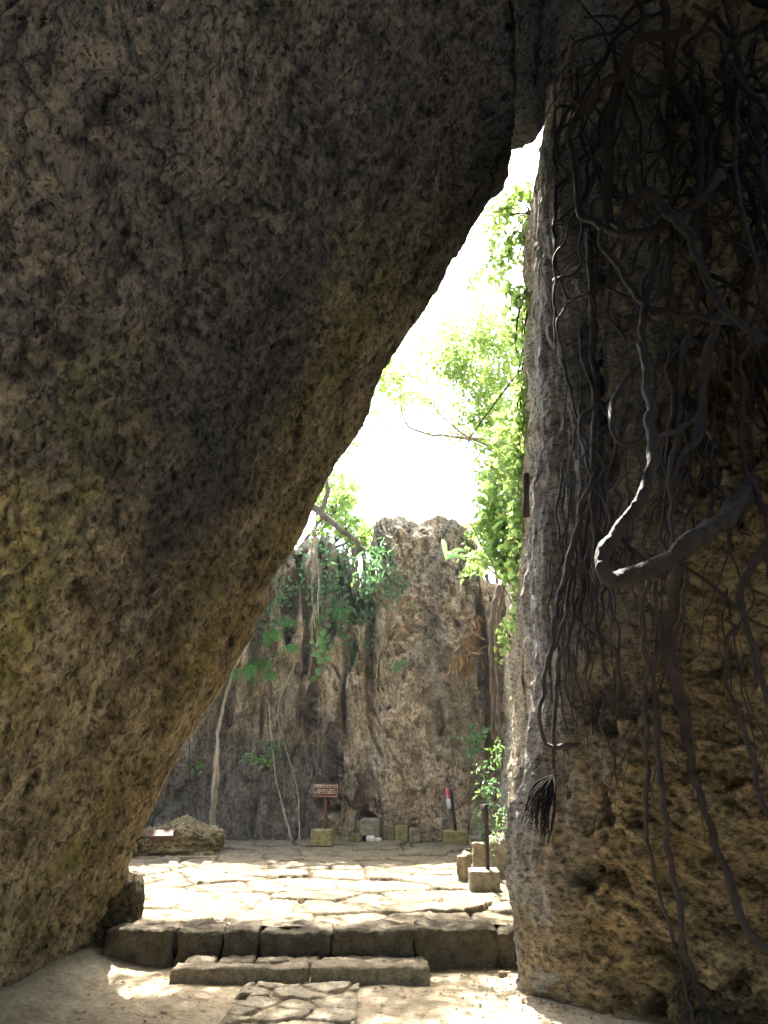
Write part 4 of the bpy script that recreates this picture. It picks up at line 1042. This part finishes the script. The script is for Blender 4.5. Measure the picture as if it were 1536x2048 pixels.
# plants along the passage wall
for k, (x, y, Y, r, n, s, lf, lab) in enumerate([(1015, 1260, 8.6, (0.10, 0.1, 0.28), 80, 0.06, 'leaf', 'thin creeper with small round leaves on the pale passage wall'),
                                  (950, 1475, 11.9, (0.20, 0.12, 0.15), 130, 0.07, 'leafdark', 'bushy bright green plant growing at the foot of the dark crevice'),
                                  (990, 1500, 10.0, (0.07, 0.12, 0.16), 45, 0.07, 'fern', 'green plant hugging the pale passage wall right of the bushy plant'),
                                  (975, 1560, 10.9, (0.09, 0.12, 0.26), 90, 0.08, 'leafdark', 'dark green plant low in the dark crevice'),
                                  (1000, 1640, 9.2, (0.07, 0.1, 0.18), 70, 0.05, 'leafpale', 'pale green drooping plant low on the passage wall above the stones'),
                                  (975, 1650, 11.0, (0.16, 0.2, 0.3), 170, 0.07, 'leafdark', 'bluish ivy at the foot of the crevice behind the stones')]):
    plant('wall_plant', lab, 'plant', at(x + 6, y + 12, Y + 0.15), [cl(x, y, Y, r, n), cl(x - 6, y + 22, Y, (r[0] * 0.7, r[1], r[2] * 0.6), n // 3)], lf, 'bark', s, 'narrow' if k > 1 else 'heart', seed=10 + k, trunk_r=0.008, group='plants along the passage wall', twigs=4)
# banana-like leaves on the cliff top
def big_leaves(name, label, base, tips, width, mat, seed=0):
    e = empty(name, base, label, 'plant'); base = np.asarray(base, float)
    for tp_ in tips:
        tp_ = np.asarray(tp_, float) - base
        n = 12; t = np.linspace(0, 1, n); C = np.outer(t, tp_); C[:, 2] += 0.22 * np.linalg.norm(tp_) * np.sin(t * math.pi) 
        side = np.cross(tp_, [0.2, -1, 0.3]); side /= np.linalg.norm(side)
        wd = width * np.sin(np.clip(t * 0.95 + 0.05, 0, 1) * math.pi) ** 0.7
        V = np.stack([C - side * wd[:, None], C + np.array([0, 0.01, -0.02]), C + side * wd[:, None]], 1)
        link('leaf', mesh_np('leaf', V, grid_faces(n, 3)), M[mat], e)
b_ = at(893, 1120, 12.2)
big_leaves('broadleaf_plant', 'plant with three long green leaves on the back cliff top', b_, [at(884, 1078, 12.1), at(930, 1102, 12.0), at(928, 1118, 12.1)], 0.045, 'leafpale')
b_ = at(985, 1120, 9.2)
big_leaves('broadleaf_plant', 'broad glossy leaf standing in the light green shrub', b_, [at(985, 1078, 9.0)], 0.09, 'leaf')
# growth on the back cliff
def onback(px, py, pull=0.12):
    return pulled(px, py, pull, (2,), 12.5)
def vine(name, label, strands, leaf, lsize, per_m, shape='oval', seed=0, spread=0.10, pull=0.10, r=0.008, group=None, bark='root', down=0.8):
    rg = np.random.default_rng(seed)
    o0 = onback(*strands[0][0], pull)
    e = empty(name, o0, label, 'vine', group)
    mb = MB(); Cs = []
    for s_ in strands:
        pts = np.array([onback(x, y, pull) for x, y in s_]) - o0
        cc = mb.tube(pts, [r, r * 0.6], sides=6, seg=0.05, rough=0.1, wob=0.04)
        L = np.linalg.norm(np.diff(cc, axis=0), axis=1).sum(); m = int(L * per_m)
        ids = rg.integers(0, len(cc), m)
        Cs.append(cc[ids] + rg.normal(size=(m, 3)) * np.array([spread, spread * 0.5, spread]) + np.array([0, -0.03, 0]))
    mb.build('stem', M[bark], e)
    C = np.vstack(Cs)
    if len(C):
        D = jitter_dirs(len(C), rg, down); D[:, 1] -= 0.3
        V, Fq = leaf_mesh(C, D, lsize * rg.uniform(0.6, 1.2, len(C)), shape, seed)
        leaf_obj('leaves', V, Fq, M[leaf], e)
    return e
vine('climbing_vine', 'dark ivy curtain on the left part of the back cliff top', [[(630, 1085), (640, 1200), (650, 1290)], [(660, 1100), (668, 1180), (672, 1260)], [(690, 1110), (690, 1200), (684, 1260)], [(612, 1110), (600, 1190)], [(645, 1080), (655, 1150), (648, 1220)]], 'leafdark', 0.080, 80, 'heart', 20, 0.12)
vine('climbing_vine', 'creeper with large pale leaves hanging down the middle of the fluted rock', [[(640, 1230), (650, 1290), (638, 1345)], [(636, 1240), (640, 1290)]], 'leafpale', 0.17, 20, 'heart', 21, 0.05)
vine('climbing_vine', 'shady leafy creeper right of the ivy curtain, beside the smooth buttress', [[(700, 1140), (712, 1230), (705, 1330)], [(730, 1130), (735, 1220), (728, 1300)], [(745, 1170), (750, 1260)], [(690, 1250), (700, 1340)]], 'leafdark', 0.10, 110, 'narrow', 22, 0.14)
vine('bamboo_grass', 'feathery light green bamboo grass hanging from the notch beside the buttress', [[(752, 1085), (765, 1130), (770, 1190)], [(770, 1100), (790, 1150), (785, 1200)], [(740, 1110), (750, 1160)]], 'leafdark', 0.17, 75, 'blade', 23, 0.13, pull=0.2, r=0.006)
vine('climbing_vine', 'dark creeper at the shaded left end of the fluted rock beside the leaning slab', [[(590, 1110), (585, 1180), (580, 1260)], [(560, 1160), (548, 1240)], [(540, 1220), (535, 1290)], [(575, 1230), (570, 1320)]], 'leafdark', 0.085, 150, 'oval', 25, 0.16)
# ferns
def fern(px, py, n, L, label, mat='fern', seed=0, pull=0.1, name='fern', cat='fern', group='ferns on the back cliff', ang=(-2.4, -0.3)):
    rg = random.Random(seed); b0 = onback(px, py, pull)
    e = empty(name, b0, label, cat, group)
    for k in range(max(4, int(n * 0.75))):
        a_ = rg.uniform(*ang); d = np.array([math.cos(a_) * 0.9, -0.45, math.sin(a_) * 0.8 + 0.35]); l = L * rg.uniform(0.7, 1.15)
        t = np.linspace(0, 1, 16)[:, None]
        C = d * l * t + np.array([0, -0.05, -0.45 * l]) * t ** 2
        T = np.gradient(C, axis=0); S_ = np.cross(T, [0, -0.8, 0.3]); S_ /= np.linalg.norm(S_, axis=1, keepdims=True)
        mb = MB(); mb.tube(C[::3], [0.005, 0.002], sides=4, seg=0.05, rough=0)
        CC = np.vstack([C[2:], C[2:]]); DD = np.vstack([S_[2:], -S_[2:]]) + np.vstack([T[2:], T[2:]]) / np.linalg.norm(T[2:], axis=1).mean() * 0.35
        ll = np.concatenate([0.30 * l * np.sin(np.clip(t[2:, 0] * 0.9 + 0.12, 0, 1) * math.pi) ** 0.6] * 2)
        V, Fq = leaf_mesh(CC, DD, ll * 0.85, 'narrow', k)
        mb.add(V, Fq); mb.build('frond', M[mat], e)
for k, (x, y, n, L, lab) in enumerate([(535, 1262, 7, 0.42, 'bright fern beside the leaning slab edge, upper of two'), (492, 1330, 6, 0.42, 'bright fern beside the leaning slab edge, lower of two'), (560, 1240, 5, 0.34, 'yellowish fern at the top left of the fluted rock'),
                                 (588, 1290, 6, 0.26, 'small round fern left of the pale-leaved creeper'), (705, 1335, 7, 0.40, 'fern hanging below the shady creeper'), (712, 1290, 6, 0.36, 'fern amid the shady creeper'), (522, 1318, 5, 0.36, 'dim fern between the pale vine and the fluted rock'),
                                 (545, 1345, 5, 0.3, 'small fern over the grey rock right of the pale vine'), (800, 1325, 5, 0.24, 'small green tuft alone on the smooth buttress'), (690, 1215, 6, 0.36, 'fern high in the dark gap left of the buttress')]):
    fern(x, y, n, L, lab, seed=k)
for k, (x, y, lab) in enumerate([(535, 1525, 'small bright seedling low on the grey part of the back cliff'), (508, 1520, 'tiny seedling left of the bright one on the back cliff'), (392, 1540, 'small light green plant low on the left of the back cliff'), (545, 1505, 'dull green sprig above the bright seedling')]):
    b0 = onback(x, y, 0.08)
    plant('seedling', lab, 'plant', b0, [(b0 + np.array([0.0, -0.06, 0.08]), (0.13, 0.05, 0.09), 26), (b0 + np.array([0.08, -0.05, 0.0]), (0.07, 0.05, 0.07), 14)], 'leafpale' if k != 3 else 'leafdark', 'bark', 0.11, 'narrow', seed=50 + k, trunk_r=0.005, group='seedlings on the back cliff', twigs=2)
vine('dried_grass', 'hanging clump of dried tan grass on the right of the buttress', [[(962, 1225), (950, 1265), (945, 1310)], [(955, 1240), (935, 1290), (938, 1330)], [(940, 1290), (915, 1325), (905, 1345)], [(950, 1230), (942, 1280)]], 'dry', 0.20, 55, 'blade', 61, 0.06, pull=0.22, r=0.006, down=1.5)
# pale vine and thin hanging roots
def pale(name, label, strands, r, mat='rootpale', pull=0.16, group='pale roots on the back cliff'):
    mb = MB()
    for s_ in strands:
        L0 = [onback(x, y, pull) for x, y in s_]
        L0 = smooth1(np.array([l - CAM for l in L0]), 1) + CAM
        mb.tube(L0, r, sides=8, seg=0.05, rough=0.15, wob=0.03)
    return tag(mb.build(name, M[mat]), label, 'root', group)
pale('climbing_root', 'long pale twisted double root from the slab edge down to the court', [[(500, 1262), (497, 1290), (478, 1310), (468, 1345), (450, 1385), (441, 1440), (431, 1490), (433, 1540), (424, 1600), (421, 1650), (420, 1690)], [(433, 1490), (438, 1530), (430, 1590), (427, 1650), (426, 1690)]], [0.038, 0.030, 0.026], pull=0.35)
pale('climbing_root', 'straight pale root slanting to the court left of the board sign', [[(536, 1400), (542, 1480), (552, 1560), (566, 1620), (584, 1682)]], [0.010, 0.012, 0.017], pull=0.14)
pale('climbing_root', 'thin pale root wandering down left of the board sign', [[(590, 1330), (560, 1400), (545, 1430), (575, 1500), (590, 1560), (600, 1600), (596, 1650), (600, 1680)]], [0.010, 0.009, 0.011], pull=0.10)
pale('climbing_root', 'thin straight root string hanging from the fluted rock top', [[(626, 1060), (624, 1120), (622, 1180), (630, 1260)], [(628, 1060), (640, 1130), (636, 1230)]], [0.014, 0.008], pull=0.25)
pale('climbing_root', 'slanting grey branch behind the double root, rising to the fluted rock', [[(400, 1420), (450, 1385), (500, 1345), (545, 1320)]], [0.014, 0.010], pull=0.12)
pale('climbing_root', 'thin brown root squiggling near the far left of the back cliff', [[(385, 1440), (382, 1480), (372, 1520), (385, 1570), (380, 1620), (400, 1650)]], [0.009, 0.007], 'root', 0.12)
pale('climbing_root', 'thick grey root clinging along the right edge of the dark crevice', [[(1000, 1170), (985, 1210), (978, 1280), (990, 1340), (982, 1400), (992, 1460), (985, 1520), (990, 1600)]], [0.05, 0.04, 0.03, 0.02], 'bark', 1.6)
pale('climbing_root', 'second brown root twisting across the thick grey one in the crevice', [[(1010, 1150), (998, 1240), (985, 1300), (1000, 1400), (998, 1450), (1004, 1540)]], [0.028, 0.02, 0.016], 'bark', 2.1)
# dead log and snag on top of the cliff
mb = MB(); mb.tube([at(600, 985, 13.9), at(640, 1025, 13.8), at(690, 1065, 13.7), at(744, 1110, 13.6)], [0.075, 0.065, 0.055, 0.03], sides=12, seg=0.08, rough=0.2, wob=0.05)
mb.tube([at(640, 1025, 13.8), at(655, 985, 13.9), at(650, 940, 14)], [0.06, 0.04, 0.03], sides=8, seg=0.08, rough=0.15, wob=0.04)
tag(mb.build('fallen_trunk', M['bark']), 'dark fallen trunk lying across the left of the back cliff top', 'trunk')
for k, (x, lab) in enumerate([(712, 'upright dark stump left of the gap in the cliff top'), (730, 'thin upright snag right of the gap in the cliff top')]):
    mb = MB(); mb.tube([at(x, 1190, 13.6), at(x - 1, 1140, 13.6), at(x - 4, 1096 + 6 * k, 13.6)], [0.07 - 0.02 * k, 0.06 - 0.02 * k], sides=9, seg=0.08, rough=0.2, wob=0.03)
    tag(mb.build('tree_stump', M['bark']), lab, 'stump')
# cut stub on the cliff corner
mb = MB(); mb.tube([at(1052, 1035, 6.35), at(1052, 985, 6.3), at(1053, 948, 6.32)], [0.032, 0.028, 0.030], sides=10, seg=0.03, rough=0.15, wob=0.01)
mb.tube([at(1052, 960, 6.33), at(1060, 952, 6.35)], [0.03, 0.03], sides=8, seg=0.03)
tag(mb.build('branch_stub', M['bark']), 'short cut branch stub on the cliff corner beside the sky', 'branch')
# trees beyond the back cliff
plant('tree', 'leafy tree behind the fallen trunk at the left of the opening', 'tree', at(560, 1200, 15.5),
      [cl(690, 985, 15.0, (0.35, 0.6, 0.3), 420), cl(665, 1010, 14.5, (0.45, 0.5, 0.35), 600), cl(700, 1050, 14.6, (0.4, 0.5, 0.25), 420), cl(735, 1065, 15.0, (0.35, 0.5, 0.25), 350), cl(640, 960, 15.0, (0.5, 0.6, 0.5), 500), cl(560, 900, 15.5, (1.0, 0.8, 0.8), 900), cl(745, 1090, 14.6, (0.3, 0.4, 0.2), 260)],
      'leaf', 'bark', 0.12, seed=6, trunk_r=0.09, stem_name='trunk', crown_name='crown', sag=0.0, twigs=6)
plant('tree', 'faint tree seen through the gap right of the buttress', 'tree', at(1010, 1250, 14.5),
      [cl(950, 1080, 14.0, (0.35, 0.5, 0.3), 380), cl(985, 1040, 13.6, (0.4, 0.5, 0.4), 420), cl(950, 1120, 14.0, (0.3, 0.5, 0.25), 240), cl(1020, 980, 13.5, (0.5, 0.5, 0.6), 600)],
      'leaf', 'bark', 0.11, seed=7, trunk_r=0.07, stem_name='trunk', crown_name='crown', sag=0.0, twigs=6)

# canopy hidden behind the slab, it dapples the soil before the steps
plant('tree', 'tree leaning over the court from behind the slab, only sprigs of it in the opening', 'tree', (-4.2, 12.5, 3.0),
      [((-2.6, 10.6, 9.0), (1.2, 0.9, 0.6), 1500), ((-1.4, 11.2, 9.2), (1.1, 0.9, 0.6), 1500), ((-0.5, 11.0, 8.8), (0.9, 0.9, 0.5), 1100), ((0.45, 9.2, 9.3), (0.9, 0.9, 0.5), 1500), ((-0.9, 9.3, 9.2), (0.8, 0.8, 0.5), 500), cl(770, 740, 11.3, (0.45, 0.6, 0.3), 260), cl(800, 790, 11.3, (0.4, 0.5, 0.25), 160)],
      'leaf', 'bark', 0.13, seed=8, trunk_r=0.035, stem_name='trunk', crown_name='crown', sag=0.0, twigs=8)
# unseen wood round the viewer, leaf wall and roof added to block sky light
def shade_forest():
    rg = np.random.default_rng(99)
    n = 36000
    C = rg.uniform([-9, -9, 2.2], [10, -5.0, 12], (n // 2, 3))
    D2 = rg.uniform([-9, -6, 8.0], [4.5, 3.0, 11.5], (n // 2, 3))
    E2 = rg.uniform([9.5, -7, 2.5], [13, 0.5, 11], (n // 4, 3))
    C = np.vstack([C, D2, E2]); C = C[noise(C * 0.5, 9) > -0.42]
    V, Fq = leaf_mesh(C, jitter_dirs(len(C), rg), 0.42 * rg.uniform(0.6, 1.3, len(C)), 'oval', 3)
    o = leaf_obj('shade_forest', V, Fq, leaf_mat('shade_leaf', (0.02, 0.035, 0.014), (0.04, 0.06, 0.022), (1, 1, 1), 0.08))
    tag(o, 'unseen dense wood around the approach, shaped to shade the passage', 'shade_forest', kind='stuff')
shade_forest()

# leaf litter and grit that gathers along the rock feet and the steps
def litter(name, label, n, seed, mat, size, xr, yr, z, mask):
    rg = np.random.default_rng(seed)
    x = rg.uniform(*xr, n); y = rg.uniform(*yr, n)
    k = mask(x, y, rg); x, y = x[k], y[k]; n = len(x)
    C = np.stack([x, y, z + rg.uniform(0.0, 0.012, n)], 1)
    D = rg.normal(size=(n, 3)) * np.array([1, 1, 0.18])
    V, Fq = leaf_mesh(C, D, size * rg.uniform(0.5, 1.3, n), 'oval', seed)
    C6 = np.repeat(C, 6, axis=0); V = C6 + (V - C6) * np.array([1, 1, 0.35]) + np.array([0, 0, 0.008])
    tag(leaf_obj(name, V, Fq, M[mat]), label, 'litter', kind='stuff')
def near_feet(x, y, rg):
    dl = x - slabX(y, 0.0); dr = np.interp(y, [4.6, 6.15], [2.6, 0.92]) - x
    return rg.random(len(x)) < np.exp(-np.minimum(np.abs(dl), np.abs(dr)) / 0.28) + 0.10
litter('leaf_litter', 'brown fallen leaves on the soil along the feet of the rocks', 900, 5, 'dry', 0.045, (-2.9, 2.4), (4.8, 6.85), 0.012, near_feet)
litter('leaf_litter', 'scattered fallen leaves on the far edge of the court', 420, 6, 'dry', 0.05, (-3.0, 1.7), (7.2, 12.6), PZ + 0.008, lambda x, y, rg: rg.random(len(x)) < np.where(y > 11.2, 0.8, 0.12))
def grit():
    rg = np.random.default_rng(12); mb = MB()
    x = rg.uniform(-2.9, 2.4, 2600); y = rg.uniform(4.8, 6.8, 2600); k = near_feet(x, y, rg); x, y = x[k], y[k]
    o = np.array([[1, 0, 0], [0, 1, 0], [-1, 0, 0], [0, -1, 0], [0, 0, 0.7], [0, 0, -0.7]]); f = np.array([[0, 1, 4, 4], [1, 2, 4, 4], [2, 3, 4, 4], [3, 0, 4, 4]])
    for a_, b_ in zip(x, y):
        mb.add(o * rg.uniform(0.004, 0.016) * rg.uniform(0.6, 1.4, (6, 3)) + np.array([a_, b_, 0.012]), f)
    tag(mb.build('grit', M['step'], smooth=False), 'small stone chips on the soil before the steps', 'grit', kind='stuff')
grit()

# thin haze volume added for the bluish glare veil in the gap
V, Fq = rounded_box((30, 34, 20.0), r=0.01, n=2, amp=0, fine=0)
hz = mesh_np('glare_haze', V + np.array([0, 3.0, -1.3]), Fq, smooth=False)
hm = bpy.data.materials.new('haze_veil'); hm.use_nodes = True
hm.node_tree.nodes.remove(hm.node_tree.nodes['Principled BSDF'])
pv = hm.node_tree.nodes.new('ShaderNodeVolumePrincipled')
pv.inputs['Color'].default_value = (0.85, 0.92, 1.0, 1); pv.inputs['Density'].default_value = 0.0008
pv.inputs['Anisotropy'].default_value = 0.5
hm.node_tree.links.new(pv.outputs[0], hm.node_tree.nodes['Material Output'].inputs['Volume'])
ho = link('glare_haze', hz, hm); tag(ho, 'thin pale haze added over the passage and the court for a glare veil', 'glare_haze', kind='stuff')
